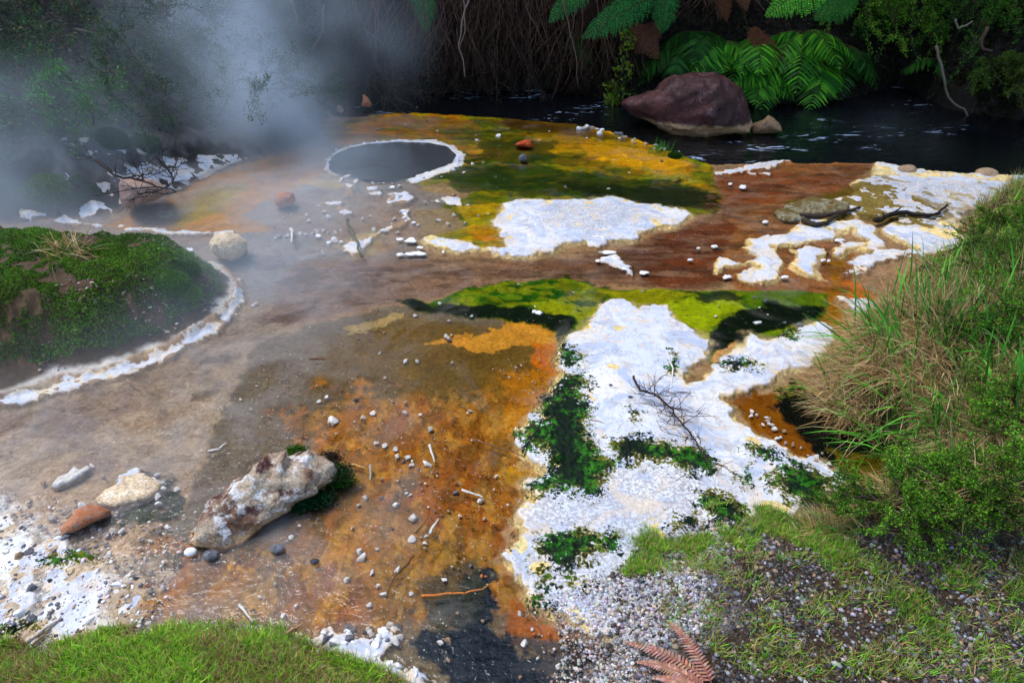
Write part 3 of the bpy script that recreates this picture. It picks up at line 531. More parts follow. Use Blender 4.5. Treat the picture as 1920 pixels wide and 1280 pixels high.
# ------------------------------------------------------------------ waters
def sheet(name, poly, z, mat, step=None, kind='structure'):
    import mathutils
    from mathutils.geometry import tessellate_polygon
    v = [(p[0], p[1], z) for p in poly]
    tr = tessellate_polygon([[mathutils.Vector(q) for q in v]])
    me = bpy.data.meshes.new(name); me.from_pydata(v, [], [tuple(t) for t in tr]); me.materials.append(mat)
    for p in me.polygons:
        if p.normal.z < 0: p.flip()
    o = bpy.data.objects.new(name, me); COL.objects.link(o); tag(o, kind=kind); return o
def mat_shallow():
    t = NT('thin_clear_water')
    n = t.bump(t.math('ADD', t.noise(8, 4, .6, dist=.8), t.math('MULTIPLY', t.noise(42, 3, .55), .42)), .55, .014)
    fr = t.node('Fresnel', {'IOR': 1.33, 'Normal': n}).outputs[0]
    gl = t.node('BsdfGlossy', {'Color': (1, 1, 1, 1), 'Roughness': .06, 'Normal': n}).outputs[0]
    tr = t.node('BsdfTransparent', {'Color': (.97, .965, .955, 1)}).outputs[0]
    sx = t.node('SeparateXYZ', {0: t.pos()})
    silt = t.math('MULTIPLY', t.mapr(sx.outputs[0], -.1, -1.3), t.mapr(t.noise(2.2, 5, .6, dist=1.0), .34, .66))
    silt = t.math('ADD', t.math('MULTIPLY', silt, .30), t.math('MULTIPLY', t.mapr(t.noise(1.7, 4, .6, dist=1.5), .52, .68), .10))  # grey diffuse share: silty water, and the film's sky sheen given as colour
    df = t.node('BsdfDiffuse', {'Color': (.40, .365, .35, 1)}).outputs[0]
    body = t.node('MixShader', {0: silt, 1: tr, 2: df}).outputs[0]
    t.out(t.node('MixShader', {0: fr, 1: body, 2: gl}).outputs[0]); return t.m
def mat_river():
    t = NT('dark_river_water')
    mp = t.node('Mapping', {'Vector': t.pos(), 'Scale': (.45, 1.3, 1)}).outputs[0]
    n = t.bump(t.math('ADD', t.noise(7, 3, .6, vec=mp, dist=.5), t.math('MULTIPLY', t.noise(30, 2, .5, vec=mp), .3)), .5, .02)
    fo = t.math('MULTIPLY', t.mapr(t.noise(9, 4, .65, vec=mp, dist=1.2), .60, .64), t.mapr(t.noise(1.1, 2, .5), .50, .60))
    c = t.mix(fo, (.004, .005, .007), (.42, .52, .68))
    t.out(t.pbsdf(c, t.mapr(fo, 0, 1, .09, .6), n, .4)); return t.m
def mat_pool():
    t = NT('hot_pool_water')
    n = t.bump(t.noise(22, 4, .6), .6, .012)
    t.out(t.pbsdf((.042, .047, .053), .12, n, .4)); return t.m
sheet('shallow_water', np.vstack([W([(-2600, 700), (-200, 470), (100, 405), (420, 305), (600, 235), (680, 213), (760, 213), (900, 220), (1000, 228), (1080, 237), (1150, 252), (1200, 268), (1270, 291), (1330, 311), (1450, 308), (1640, 308), (1700, 321), (1920, 336), (2300, 360), (1900, 480), (1740, 700), (1800, 950), (1500, 1060), (1200, 1250), (1120, 1330)]), [(.2, .7), (-1, .5), (-4.5, .9)]]), 0.0, mat_shallow())
tag(sheet('river', np.vstack([W([(540, 195), (640, 222), (770, 220), (900, 228), (1000, 236), (1080, 246), (1150, 262), (1200, 275), (1270, 298), (1330, 316), (1450, 312), (1640, 312), (1700, 325), (1920, 342), (2500, 380)], -.07), [(12, 5), (12, 9.5), (3, 11), (-2.5, 10.5)]]), -.07, mat_river()), kind='structure')
sheet('pool_water', W([(613, 306), (625, 290), (650, 278), (692, 269.5), (748, 265.5), (808, 267.5), (843, 276), (857, 292), (845, 308), (810, 320), (774, 331), (738, 340), (694, 340), (646, 329), (617, 318)]), .003, mat_pool())
# ------------------------------------------------------------------ leaf, stem and stone makers
rs = np.random.RandomState(11)
def nrm(v): return v / (np.linalg.norm(v, axis=-1, keepdims=True) + 1e-9)
def at(x, y, Y):
    d = ray(x, y); return CAM + d * (Y / d[1])
def jit(c, n, a=.3, rs_=None):
    r = (rs_ or rs); c = np.asarray(c, float)
    c = c[r.randint(len(c), size=n)] if c.ndim == 2 else np.tile(c, (n, 1))
    return np.clip(c * (1 + a * r.uniform(-1, 1, (n, 1))) * (1 + .15 * r.uniform(-1, 1, (n, 3))), 0, 1)
def strips(mb, P0, D, N, L, Wd, cols, prof=(1, .85, .5, .04), bend=.3, fold=0.0, tipcol=None):
    """flat tapering leaves: grass blades, straps, pinnae"""
    n = len(P0); k = len(prof); D = nrm(D); S = nrm(np.cross(D, N)); L = np.broadcast_to(L, n); Wd = np.broadcast_to(Wd, n); bend = np.broadcast_to(bend, n)
    t = np.linspace(0, 1, k); V = np.zeros((n, k, 2, 3)); C = np.zeros((n, k, 2, 3))
    for i in range(k):
        c = P0 + D * (L * t[i])[:, None]; c = c - np.array([0, 0, 1.0]) * (bend * L * t[i] ** 2)[:, None]
        w = (Wd * prof[i] * .5)[:, None]
        V[:, i, 0] = c - S * w; V[:, i, 1] = c + S * w
        cc = cols if tipcol is None else cols * (1 - t[i] ** 2) + tipcol * t[i] ** 2
        C[:, i, 0] = cc; C[:, i, 1] = cc
    b = (np.arange(n) * k * 2)[:, None]; j = np.arange(k - 1)[None] * 2
    a = b + j; q = np.stack([a, a + 1, a + 3, a + 2], -1)
    mb.add(V.reshape(-1, 3), q.reshape(-1, 4), C=C.reshape(-1, 3))
def diamonds(mb, Pp, D, N, L, Wd, cols):
    n = len(Pp); D = nrm(D); S = nrm(np.cross(D, N)); L = np.broadcast_to(L, n)[:, None]; Wd = np.broadcast_to(Wd, n)[:, None]
    V = np.stack([Pp, Pp + D * L * .45 - S * Wd * .5, Pp + D * L, Pp + D * L * .45 + S * Wd * .5], 1)
    mb.add(V.reshape(-1, 3), np.arange(n * 4).reshape(-1, 4), C=np.repeat(cols, 4, 0))
def tube(mb, pts, rad, col, sides=5):
    pts = np.asarray(pts, float); k = len(pts); rad = np.broadcast_to(rad, k)
    T = nrm(np.gradient(pts, axis=0)); ref = np.where(np.abs(T[:, 2:3]) > .9, np.array([[1.0, 0, 0]]), np.array([[0, 0, 1.0]]))
    A = nrm(np.cross(T, ref)); B = np.cross(T, A); an = np.arange(sides) * 2 * math.pi / sides
    V = pts[:, None] + rad[:, None, None] * (A[:, None] * np.cos(an)[None, :, None] + B[:, None] * np.sin(an)[None, :, None])
    i = np.arange(k - 1)[:, None] * sides; j = np.arange(sides)[None]; jn = (j + 1) % sides
    q = np.stack([i + j, i + jn, i + sides + jn, i + sides + j], -1).reshape(-1, 4)
    e = [[(k - 1) * sides + m, (k - 1) * sides + m + 1, (k - 1) * sides] for m in range(1, sides - 1)] + [[m + 1, m, 0] for m in range(1, sides - 1)]
    mb.add(V.reshape(-1, 3), q, e, col)
def wiggle(a, b, n=7, amp=.05, sag=0, r=None):
    r = r or rs; t = np.linspace(0, 1, n)[:, None]; p = a + (b - a) * t; L = np.linalg.norm(b - a)
    w = np.cumsum(r.normal(0, 1, (n, 3)), 0) * amp * L * .5; w = w - w[:1] * (1 - t) - w[-1:] * t
    p = p + w; p[:, 2] -= (sag * L * 4 * t * (1 - t))[:, 0]; return p
def randdir(n, zmin=-1, r=None):
    r = r or rs; z = r.uniform(zmin, 1, n); a = r.uniform(0, 2 * math.pi, n); s = np.sqrt(1 - z * z); return np.stack([s * np.cos(a), s * np.sin(a), z], 1)
# ---- materials carried by vertex albedo
def mat_leaf(name, trans=.35, rough=.5, spec=.4):
    t = NT(name); c = t.attr('col', True)
    v = t.mapr(t.noise(60, 2), .2, .8, .75, 1.25)
    c2 = t.mix(1.0, c, t.node('CombineXYZ', {0: v, 1: v, 2: v}).outputs[0], 'MULTIPLY')
    a = t.pbsdf(c2, rough, None, spec)
    b = t.node('BsdfTranslucent', {'Color': c2}).outputs[0]
    t.out(t.node('MixShader', {0: trans, 1: a, 2: b}).outputs[0]); return t.m
M_LEAF = mat_leaf('leaf_surface', spec=.22); M_GRASS = mat_leaf('grass_blade_surface', .3, .5, .25); M_DRY = mat_leaf('dry_stalk_surface', .15, .7, .2)
def mat_bark():
    t = NT('bark_surface'); c = t.attr('col', True); n = t.noise(120, 4, .7); v = t.mapr(n, .3, .7, .6, 1.35)
    c2 = t.mix(1.0, c, t.node('CombineXYZ', {0: v, 1: v, 2: v}).outputs[0], 'MULTIPLY')
    t.out(t.pbsdf(c2, .8, t.bump(n, .6, .004), .25)); return t.m
M_BARK = mat_bark()
def mat_rock(name, cs, sc=10, low=None, zlow=0, dark=None, wet=.6, bump=.7, pits=0.5, mossc=None, vr=(.65, 1.3)):
    t = NT(name); p = t.pos()
    n1 = t.noise(sc * .6, 5, .65, dist=.8); n2 = t.noise(sc * 2.2, 5, .7); n3_ = t.noise(sc * 12, 4, .65); n4 = t.noise(sc * .9, 4, .6, vec=t.node('VectorMath', {0: p, 1: (7, 3, 5)}, operation='ADD').outputs[0])
    c = t.mix(t.mapr(n1, .42, .58), cs[0], cs[1]); c = t.mix(t.mapr(n2, .50, .64), c, cs[2])
    if len(cs) > 3: c = t.mix(t.mapr(n4, .55, .66), c, cs[3])
    if low is not None:
        z = t.node('SeparateXYZ', {0: p}).outputs[2]
        z2 = t.math('ADD', z, t.math('MULTIPLY', t.math('SUBTRACT', n2, .5), .10))
        c = t.mix(t.mapr(z2, zlow + .02, zlow - .02), c, low)
    v = t.mapr(n3_, .3, .7, *vr)
    c = t.mix(1.0, c, t.node('CombineXYZ', {0: v, 1: v, 2: v}).outputs[0], 'MULTIPLY')
    pit = t.mapr(t.node('TexVoronoi', {'Vector': p, 'Scale': sc * 6}).outputs[0], .22, .08); pit = t.math('MULTIPLY', pit, t.mapr(n2, .5, .6))
    c = t.mix(t.math('MULTIPLY', pit, pits), c, (.03, .02, .02))
    if mossc:
        nz = t.node('SeparateXYZ', {0: t.node('NewGeometry').outputs['Normal']}).outputs[2]
        c = t.mix(t.math('MULTIPLY', t.mapr(t.noise(sc * 1.3, 4, .65), .53, .60), t.mapr(nz, .1, .6)), c, mossc)
    h = t.math('ADD', t.math('MULTIPLY', n2, 1.5), t.math('ADD', n3_, t.math('MULTIPLY', pit, -.8)))
    t.out(t.pbsdf(c, wet, t.bump(h, bump, .012), .35)); return t.m
def ico(sub):
    import bmesh
    bm = bmesh.new(); bmesh.ops.create_icosphere(bm, subdivisions=sub, radius=1)
    V = np.array([v.co[:] for v in bm.verts]); F = np.array([[v.index for v in f.verts] for f in bm.faces]); bm.free(); return V, F
ICO = {k: ico(k) for k in (2, 3, 5, 6)}
def rock_outline(name, px, zc, depth, mat, label, cat='rock', group=None, rough=.06, boxy=.75, seed=0, sub=6, facet=.12, parts=None):
    """a stone whose outline was traced: gets its own place, size and depth"""
    px = np.array(px, float); cx, cy_ = (px.min(0) + px.max(0)) / 2; cx, cy_ = (px.mean(0) + np.array([cx, cy_])) / 2
    Cn = P(cx, cy_, zc); v = nrm(ray(cx, cy_)); r = nrm(np.cross(v, [0, 0, 1.0])); u = np.cross(r, v)
    ab = []
    for x, y in px:
        d = ray(x, y); q = CAM + d * (np.dot(Cn - CAM, v) / np.dot(d, v)) - Cn; ab.append((q @ r, q @ u))
    ab = np.array(ab); th = np.linspace(-math.pi, math.pi, 361); Rr = np.zeros(361)
    for i, a in enumerate(th):
        d = np.array([math.cos(a), math.sin(a)]); best = 0
        for j in range(len(ab)):
            A, B = ab[j], ab[(j + 1) % len(ab)]; e = B - A; den = d[0] * e[1] - d[1] * e[0]
            if abs(den) < 1e-12: continue
            tt = (A[0] * e[1] - A[1] * e[0]) / den; s = (A[0] * d[1] - A[1] * d[0]) / den
            if 0 <= s <= 1 and tt > 0: best = max(best, tt)
        Rr[i] = best
    k = np.array([.25, .5, .25]); Rr = np.convolve(np.concatenate([Rr[-2:-1], Rr, Rr[1:2]]), k, 'valid')
    V, F = ICO[sub]; rho = np.hypot(V[:, 0], V[:, 1]); a = np.arctan2(V[:, 1], V[:, 0]); rr = np.interp(a, th, Rr)
    rh = rho ** boxy; A2 = np.cos(a) * rr * rh; B2 = np.sin(a) * rr * rh; Z2 = V[:, 2] * depth * (1 - .0 * rho)
    Q = A2[:, None] * r + B2[:, None] * u + Z2[:, None] * v
    S = Rr.mean()
    d = n3(Q / S + seed * 3.1, 1.1, seed) * facet * 1.0 + np.abs(n3(Q / S + seed, 2.6, seed + 3)) * -rough * 1.6 + n3(Q / S, 7, seed + 7) * rough * .5 + n3(Q / S, 18, seed + 9) * rough * .22
    Q = Q * (1 + d)[:, None]
    mb = MB(); mb.add(Q + Cn, T=F, C=(.5, .5, .5))
    o = mb.build(name, mat, loc=Cn); tag(o, label, cat, group); return o
def slab(name, px, z, th, mat, label, cat, group=None, res=26, seed=0):
    """a thin flat stone or flake lying on the water: traced outline with real thickness"""
    pl = W(px, z + th); c = pl.mean(0); n = len(pl)
    q = []
    for i in range(n):
        for s in np.linspace(0, 1, 7)[:-1]: q.append(pl[i] * (1 - s) + pl[(i + 1) % n] * s)
    q = np.array(q); q = q + .05 * np.linalg.norm(pl.max(0) - pl.min(0)) * np.stack([fbm(q[:, 0], q[:, 1], 28, 3, seed), fbm(q[:, 0], q[:, 1], 28, 3, seed + 5)], 1)
    V = []; rings = [(1.0, -.3), (1.02, .25), (.97, .75), (.88, 1.0), (.6, 1.05), (.3, 1.0), (0.04, 1.02)]; m = len(q)
    for s, zz in rings:
        v = c + (q - c) * s; V.append(np.column_stack([v, z + th * zz + (th * .5 * fbm(v[:, 0], v[:, 1], 40, 2, seed + 9) if zz > .5 else 0 * v[:, 0])]))
    V = np.vstack(V); i = np.arange(len(rings) - 1)[:, None] * m; j = np.arange(m)[None]; jn = (j + 1) % m
    Q = np.stack([i + j, i + jn, i + m + jn, i + m + j], -1).reshape(-1, 4)
    b = (len(rings) - 1) * m; T = [[b + a_, b + a_ + 1, b] for a_ in range(1, m - 1)]
    mb = MB(); mb.add(V, Q, T, (.7, .7, .7)); o = mb.build(name, mat, loc=(c[0], c[1], z)); tag(o, label, cat, group); return o
# ------------------------------------------------------------------ large stones
c_ = lambda *a: tuple(lin(a))
MR_BOULDER = mat_rock('purple_brown_rock', [c_(80, 42, 38), c_(56, 29, 28), c_(98, 68, 70), c_(46, 25, 21)], 4, c_(196, 158, 118), .075, wet=.6, pits=.6, bump=1.0)
MR_TAN = mat_rock('tan_pitted_rock', [c_(150, 118, 86), c_(124, 98, 74), c_(172, 140, 104)], 14, c_(190, 160, 110), -.03, wet=.6)
MR_LOG = mat_rock('mottled_crusted_rock', [c_(176, 156, 132), c_(112, 78, 56), c_(216, 212, 210), c_(70, 34, 34)], 9, c_(190, 150, 108), .03, wet=.55, pits=.6)
MR_CREAM = mat_rock('cream_rock', [c_(220, 196, 160), c_(206, 178, 140), c_(226, 212, 190)], 8, c_(170, 150, 132), .0, wet=.7, pits=.2)
MR_PINK = mat_rock('pink_grey_rock', [c_(168, 138, 124), c_(150, 120, 106), c_(180, 156, 144)], 12, c_(222, 218, 220), -.0, wet=.7, pits=.4)
MR_ORANGE = mat_rock('orange_stained_rock', [c_(186, 110, 66), c_(196, 128, 90), c_(170, 140, 124)], 16, c_(160, 148, 140), .005, wet=.45, pits=.2)
MR_RED = mat_rock('orange_red_rock', [c_(214, 84, 26), c_(190, 66, 24), c_(226, 120, 60)], 16, c_(140, 60, 30), -.0, wet=.5, pits=.2)
MR_WHITE = mat_rock('white_sinter_stone', [(.86,.85,.84), (.74,.73,.73), (.80,.76,.72)], 30, wet=.6, pits=.1, bump=.4, vr=(.88, 1.12))
MR_PALE = mat_rock('pale_stone', [(.62,.57,.50), (.52,.47,.42), (.72,.70,.67)], 34, wet=.5, pits=.1, bump=.4, vr=(.8, 1.15))
MR_GREY = mat_rock('grey_stone', [c_(118, 118, 124), c_(96, 96, 102), c_(140, 140, 146)], 30, wet=.5, pits=.2)
MR_DARK = mat_rock('dark_grey_stone', [c_(66, 66, 74), c_(52, 50, 58), c_(84, 84, 92)], 30, wet=.4, pits=.2)
MR_BUFF = mat_rock('buff_stone', [c_(186, 156, 122), c_(164, 132, 98), c_(196, 172, 146)], 30, wet=.5, pits=.2)
big = rock_outline('boulder', [(1164, 196), (1170, 187), (1195, 178), (1225, 166), (1240, 148), (1262, 136), (1300, 134), (1340, 138), (1368, 148), (1390, 170), (1402, 195), (1407, 222), (1404, 248), (1380, 252), (1345, 254), (1322, 260), (1290, 262), (1262, 256), (1225, 236), (1190, 218)], .16, .42, MR_BOULDER, 'large purple brown boulder with pale base standing at the river edge', 'boulder', seed=3, rough=.10, facet=.10, boxy=.6)
rock_outline('rock', [(1409, 236), (1416, 230), (1432, 224), (1441, 215), (1452, 222), (1462, 234), (1467, 247), (1440, 250), (1412, 251)], .02, .12, MR_TAN, 'small pointed tan rock in the river just right of the big boulder', seed=5, sub=5)
logr = rock_outline('rock', [(344, 1024), (352, 1000), (376, 960), (390, 934), (412, 922), (438, 900), (470, 876), (500, 852), (545, 838), (590, 842), (618, 852), (640, 868), (648, 886), (628, 908), (596, 930), (560, 946), (520, 972), (480, 1004), (446, 1030), (415, 1036), (385, 1028)], .035, .11, MR_LOG, 'long mottled crusted rock with a mossy end lying across the wet bed', seed=8, rough=.24, facet=.15, boxy=.55)
rock_outline('rock', [(392, 456), (402, 440), (424, 433), (446, 440), (462, 452), (466, 470), (452, 484), (434, 492), (412, 484), (396, 474)], .07, .15, MR_CREAM, 'pale cream boulder at the right tip of the mossy mound', 'boulder', seed=11, rough=.05)
rock_outline('rock', [(222, 345), (228, 336), (262, 334), (284, 336), (316, 352), (318, 362), (290, 376), (234, 392), (224, 376)], .14, .25, MR_PINK, 'pinkish flat faced rock in the white bank beside the ochre pool', seed=12, rough=.03, facet=.05, boxy=.6)
rock_outline('rock', [(112, 990), (130, 970), (142, 954), (165, 946), (186, 946), (208, 958), (206, 968), (180, 978), (140, 998), (118, 1002)], .012, .06, MR_ORANGE, 'orange topped rock lying in the pale shallows at the lower left', seed=14, sub=5, rough=.03)
slab('rock', [(178, 932), (196, 914), (222, 906), (224, 890), (250, 887), (285, 891), (301, 902), (296, 914), (272, 932), (240, 938), (212, 946), (184, 940)], -.01, .024, MR_CREAM, 'flat cream slab ringed by dark algae at the lower left', 'rock', seed=4)
rock_outline('rock', [(964, 272), (972, 266), (985, 262), (996, 263), (1000, 272), (996, 278), (976, 276)], .03, .08, MR_RED, 'bright orange red rock on the green algae shelf', seed=15, sub=5)
rock_outline('rock', [(972, 296), (976, 290), (984, 288), (989, 296), (988, 303), (974, 303)], .03, .05, MR_GREY, 'small grey rock just below the orange red rock', seed=16, sub=5)
rock_outline('rock', [(515, 372), (520, 362), (534, 358), (550, 362), (555, 376), (548, 388), (524, 390), (516, 382)], .05, .09, MR_ORANGE, 'rounded orange and cream rock on the grey shelf left of the hot pool', seed=17, sub=5)
rock_outline('rock', [(678, 200), (680, 176), (690, 182), (698, 196), (694, 203)], .1, .1, MR_ORANGE, 'thin pointed tan rock standing at the back left of the hot pool', seed=18, sub=5)
rock_outline('rock', [(630, 208), (632, 197), (640, 198), (645, 207), (640, 213)], .05, .06, MR_BUFF, 'small rounded tan rock in the steam behind the hot pool', seed=19, sub=5)
slab('rock', [(94, 908), (106, 894), (128, 884), (140, 872), (152, 880), (166, 870), (168, 876), (150, 890), (126, 902), (104, 910)], -.008, .02, MR_PALE, 'ragged pale lump lying alone in the brown water at far left', 'rock', seed=20)
slab('rock', [(1452, 394), (1478, 380), (1520, 366), (1560, 372), (1600, 378), (1590, 390), (1540, 398), (1500, 408), (1470, 410)], -.01, .03, mat_rock('lichen_slab', [c_(104, 84, 34), c_(150, 146, 120), c_(74, 62, 26)], 14, wet=.6), 'flat olive and white slab edging the brown channel at right', 'rock', seed=9)
for i, (px_, s_, m_, lb) in enumerate([((1745, 408), 14, MR_GREY, 'small grey stone on the far right white sheet beside the black branch'), ((1700, 318), 26, MR_BUFF, 'tan rock half sunk at the river edge behind the white sheet'), ((1850, 326), 30, MR_BUFF, 'brown rock at the river edge near the right side of the photo'), ((1145, 722), 7, MR_DARK, 'small dark drop shaped stone alone on the white crust'), ((1182, 745), 9, MR_DARK, 'dark flat stone on the white crust left of the dead twig'), ((668, 750), 11, MR_DARK, 'dark round pebble in the orange pan left of its centre'), ((520, 1028), 22, MR_GREY, 'grey brown stone right of the tip of the long mottled rock'), ((590, 1052), 14, MR_DARK, 'dark grey stone in wet orange silt below the long rock'), ((395, 1040), 24, MR_GREY, 'grey stone tucked under the near tip of the long mottled rock'), ((357, 1034), 18, MR_WHITE, 'white egg shaped stone at the near tip of the long mottled rock')]):
    X_, Y_ = px_; g = P(X_, Y_, .01); s_w = s_ * np.linalg.norm(g - CAM) / FPX
    V, F = ICO[3]; q = V * np.array([1, .8, .55]) * s_w * .55; q = q * (1 + .16 * n3(V, 1.5, i) + .06 * n3(V, 4, i + 4))[:, None]
    mb = MB(); mb.add(q + g, T=F); tag(mb.build('stone', m_, loc=g), lb, 'stone')
# ------------------------------------------------------------------ pebbles: one mesh for each of six shapes and four stones
PEB = {}
for mi, (mn, mm_) in enumerate((('w', MR_WHITE), ('p', MR_PALE), ('g', MR_GREY), ('b', MR_BUFF), ('d', MR_DARK))):
    for k in range(7):
        V, F = ICO[3]; r_ = np.random.RandomState(k * 7 + 30 + mi)
        q = V * np.array([1, r_.uniform(.55, .95), r_.uniform(.32, .55)]); 
        for _ in range(14):
            pn = nrm(r_.normal(0, 1, 3)); dd = r_.uniform(.25, .6); s_ = q @ pn; q = q - np.outer(np.clip(s_ - dd, 0, 9), pn) * .92
        q = q * (1 + .10 * n3(V, 3, k))[:, None]
        mb = MB(); mb.add(q, T=F); PEB[mn, k] = mb.mesh('pebble', mm_, smooth=False)
def pebble(x, y, s, kind, label, group, z=None, sq=1.0, name='pebble', cat='pebble', world_=False):
    g = np.array([x, y, z]) if world_ else P(x, y, 0)
    hz = float(H(g[0], g[1])[0]) if z is None else z
    s_w = s if world_ else s * np.linalg.norm(g - CAM) / FPX * .5
    o = bpy.data.objects.new(name, PEB[kind, rs.randint(7)]); COL.objects.link(o)
    o.location = (g[0], g[1], max(hz, -.012) + s_w * .04 * sq); o.rotation_euler = (rs.uniform(-.35, .35), rs.uniform(-.35, .35), rs.uniform(0, 6.28)); o.scale = (s_w, s_w, s_w * sq)
    tag(o, label, cat, group)
LP = ('pale pebble lying in the wet orange and brown pan', 'pebbles scattered over the orange pan')
for x, y, s, k in [(620, 785, 34, 'w'), (598, 748, 14, 'w'), (612, 742, 20, 'w'), (680, 778, 16, 'p'), (700, 770, 18, 'w'), (758, 770, 18, 'w'), (760, 752, 14, 'p'), (806, 800, 20, 'p'), (788, 774, 15, 'w'), (882, 767, 14, 'w'), (722, 704, 12, 'p'), (760, 674, 16, 'w'), (782, 673, 14, 'w'), (758, 676, 12, 'w'), (848, 676, 11, 'p'), (712, 658, 12, 'w'), (842, 635, 18, 'g'), (836, 628, 20, 'w'), (843, 598, 13, 'w'), (778, 588, 14, 'w'), (846, 625, 12, 'w'), (720, 620, 10, 'p'), (672, 632, 10, 'g'), (1000, 583, 16, 'w'), (706, 827, 18, 'w'), (720, 831, 16, 'w'), (740, 838, 15, 'w'), (744, 852, 18, 'w'), (765, 853, 24, 'w'), (770, 868, 18, 'w'), (800, 868, 26, 'w'), (755, 860, 14, 'g'), (684, 930, 22, 'p'), (714, 930, 14, 'g'), (672, 943, 16, 'p'), (742, 944, 24, 'w'), (773, 968, 34, 'p'), (762, 920, 14, 'w'), (770, 924, 14, 'w'), (900, 936, 22, 'w'), (856, 918, 20, 'g'), (862, 963, 12, 'w'), (908, 968, 12, 'p'), (736, 986, 12, 'g'), (773, 1005, 24, 'w'), (798, 1000, 12, 'w'), (796, 1014, 16, 'w'), (680, 1040, 30, 'w'), (672, 1030, 20, 'w'), (746, 1062, 20, 'w'), (698, 1068, 16, 'w'), (706, 1025, 12, 'w'), (650, 1080, 20, 'w'), (883, 1055, 17, 'g'), (833, 1082, 18, 'w'), (718, 1110, 18, 'w'), (692, 1130, 20, 'w'), (708, 1093, 12, 'w'), (770, 1107, 12, 'w'), (858, 1145, 14, 'b'), (984, 1200, 22, 'w'), (974, 1144, 14, 'w'), (998, 1175, 12, 'w'), (1040, 1213, 12, 'w'), (1060, 1182, 14, 'w'), (905, 1160, 14, 'b'), (840, 1233, 15, 'b'), (975, 1265, 14, 'b'), (840, 1195, 26, 'b'), (826, 1200, 18, 'w'), (1046, 1243, 15, 'w'), (1080, 1248, 18, 'w'), (544, 1002, 14, 'w'), (560, 980, 10, 'w'), (608, 930, 14, 'w'), (596, 970, 16, 'g'), (1125, 1205, 16, 'b'), (1090, 1200, 14, 'w'), (500, 1055, 12, 'b'), (660, 985, 10, 'w'), (930, 888, 12, 'w'), (530, 1150, 20, 'w'), (555, 1130, 14, 'w'), (485, 1115, 12, 'w'), (515, 1090, 14, 'p'), (450, 745, 10, 'w'), (470, 763, 12, 'p'), (480, 720, 8, 'w'), (520, 740, 8, 'w')]:
    pebble(x, y, s, k, *LP)
LR = ('small pale pebble lying in the pale silty shallows at the lower left', 'pebbles in the silty lower left shallows')
for x, y, s, k in [(170, 1165, 26, 'w'), (170, 985, 20, 'p'), (150, 945, 20, 'w'), (305, 912, 22, 'w'), (294, 925, 24, 'w'), (295, 942, 22, 'w'), (330, 912, 14, 'w'), (293, 886, 16, 'w'), (98, 968, 20, 'p'), (88, 1004, 24, 'w'), (56, 1034, 26, 'g'), (35, 1045, 26, 'b'), (110, 1010, 20, 'w'), (125, 1005, 20, 'g'), (185, 988, 12, 'w'), (198, 1000, 18, 'g'), (210, 994, 20, 'p'), (228, 990, 18, 'w'), (203, 1034, 22, 'w'), (218, 1096, 22, 'w'), (182, 1072, 20, 'w'), (240, 1075, 18, 'w'), (255, 1085, 16, 'd'), (245, 1068, 16, 'w'), (205, 1108, 22, 'p'), (190, 1130, 16, 'd'), (60, 1100, 26, 'g'), (95, 1090, 14, 'd'), (40, 1150, 30, 'w'), (55, 1162, 22, 'g'), (105, 1192, 14, 'd'), (90, 1200, 18, 'w'), (60, 1206, 30, 'w'), (250, 1100, 12, 'w'), (125, 1085, 14, 'p'), (170, 870, 14, 'w'), (80, 902, 18, 'b'), (190, 888, 12, 'p'), (308, 1032, 16, 'w'), (280, 1010, 14, 'w'), (315, 985, 18, 'w'), (260, 1150, 14, 'w'), (278, 1163, 16, 'w'), (340, 1165, 22, 'w'), (195, 1195, 20, 'w')]:
    pebble(x, y, s, k, *LR)
LS = ('angular white stone in the pale heap at the front grass edge', 'white stones heaped at the grass edge')
for i in range(44):
    x = rs.uniform(600, 752); y = 1172 + (x - 600) * .0 + rs.uniform(-4, 40) + (30 if x < 640 else 0) * rs.rand()
    pebble(x, y, rs.uniform(10, 30), 'wwpg'[rs.randint(4)], *LS, sq=1.1)
for i in range(16):
    x = rs.uniform(690, 790); pebble(x, 1225 + (x - 690) * .4 + rs.uniform(-8, 12), rs.uniform(10, 24), 'wwp'[rs.randint(3)], *LS)
LT = ('white sinter crumb on the grey shelf below the hot pool', 'sinter crumbs around the hot pool')
for x, y, s in [(640, 335, 20), (655, 330, 22), (668, 342, 18), (700, 356, 26), (712, 362, 18), (735, 350, 24), (750, 348, 18), (745, 372, 18), (756, 398, 22), (760, 410, 18), (776, 417, 20), (784, 419, 16), (740, 408, 16), (735, 418, 12), (718, 434, 18), (692, 403, 10), (680, 408, 12), (616, 405, 18), (606, 395, 14), (700, 427, 14), (745, 433, 14), (798, 377, 14), (820, 410, 16), (840, 418, 18), (850, 400, 14), (872, 416, 12), (580, 412, 18), (596, 384, 12), (625, 448, 22), (616, 455, 20), (640, 452, 16), (604, 470, 16), (606, 474, 12), (660, 445, 10), (595, 435, 14), (560, 385, 12), (547, 397, 8), (575, 400, 12), (532, 405, 10), (480, 566, 14), (473, 569, 10), (895, 262, 16), (935, 254, 20), (1030, 245, 8), (885, 306, 14), (905, 303, 10), (870, 322, 12), (893, 252, 8), (915, 398, 10), (897, 402, 10), (930, 425, 12), (878, 383, 12), (852, 362, 10)]:
    pebble(x, y, s, 'w' if rs.rand() < .8 else 'p', *LT, name='sinter_crumb', cat='crumb')
LB = ('small white chip resting on the green and yellow algae', 'chips resting on the algae')
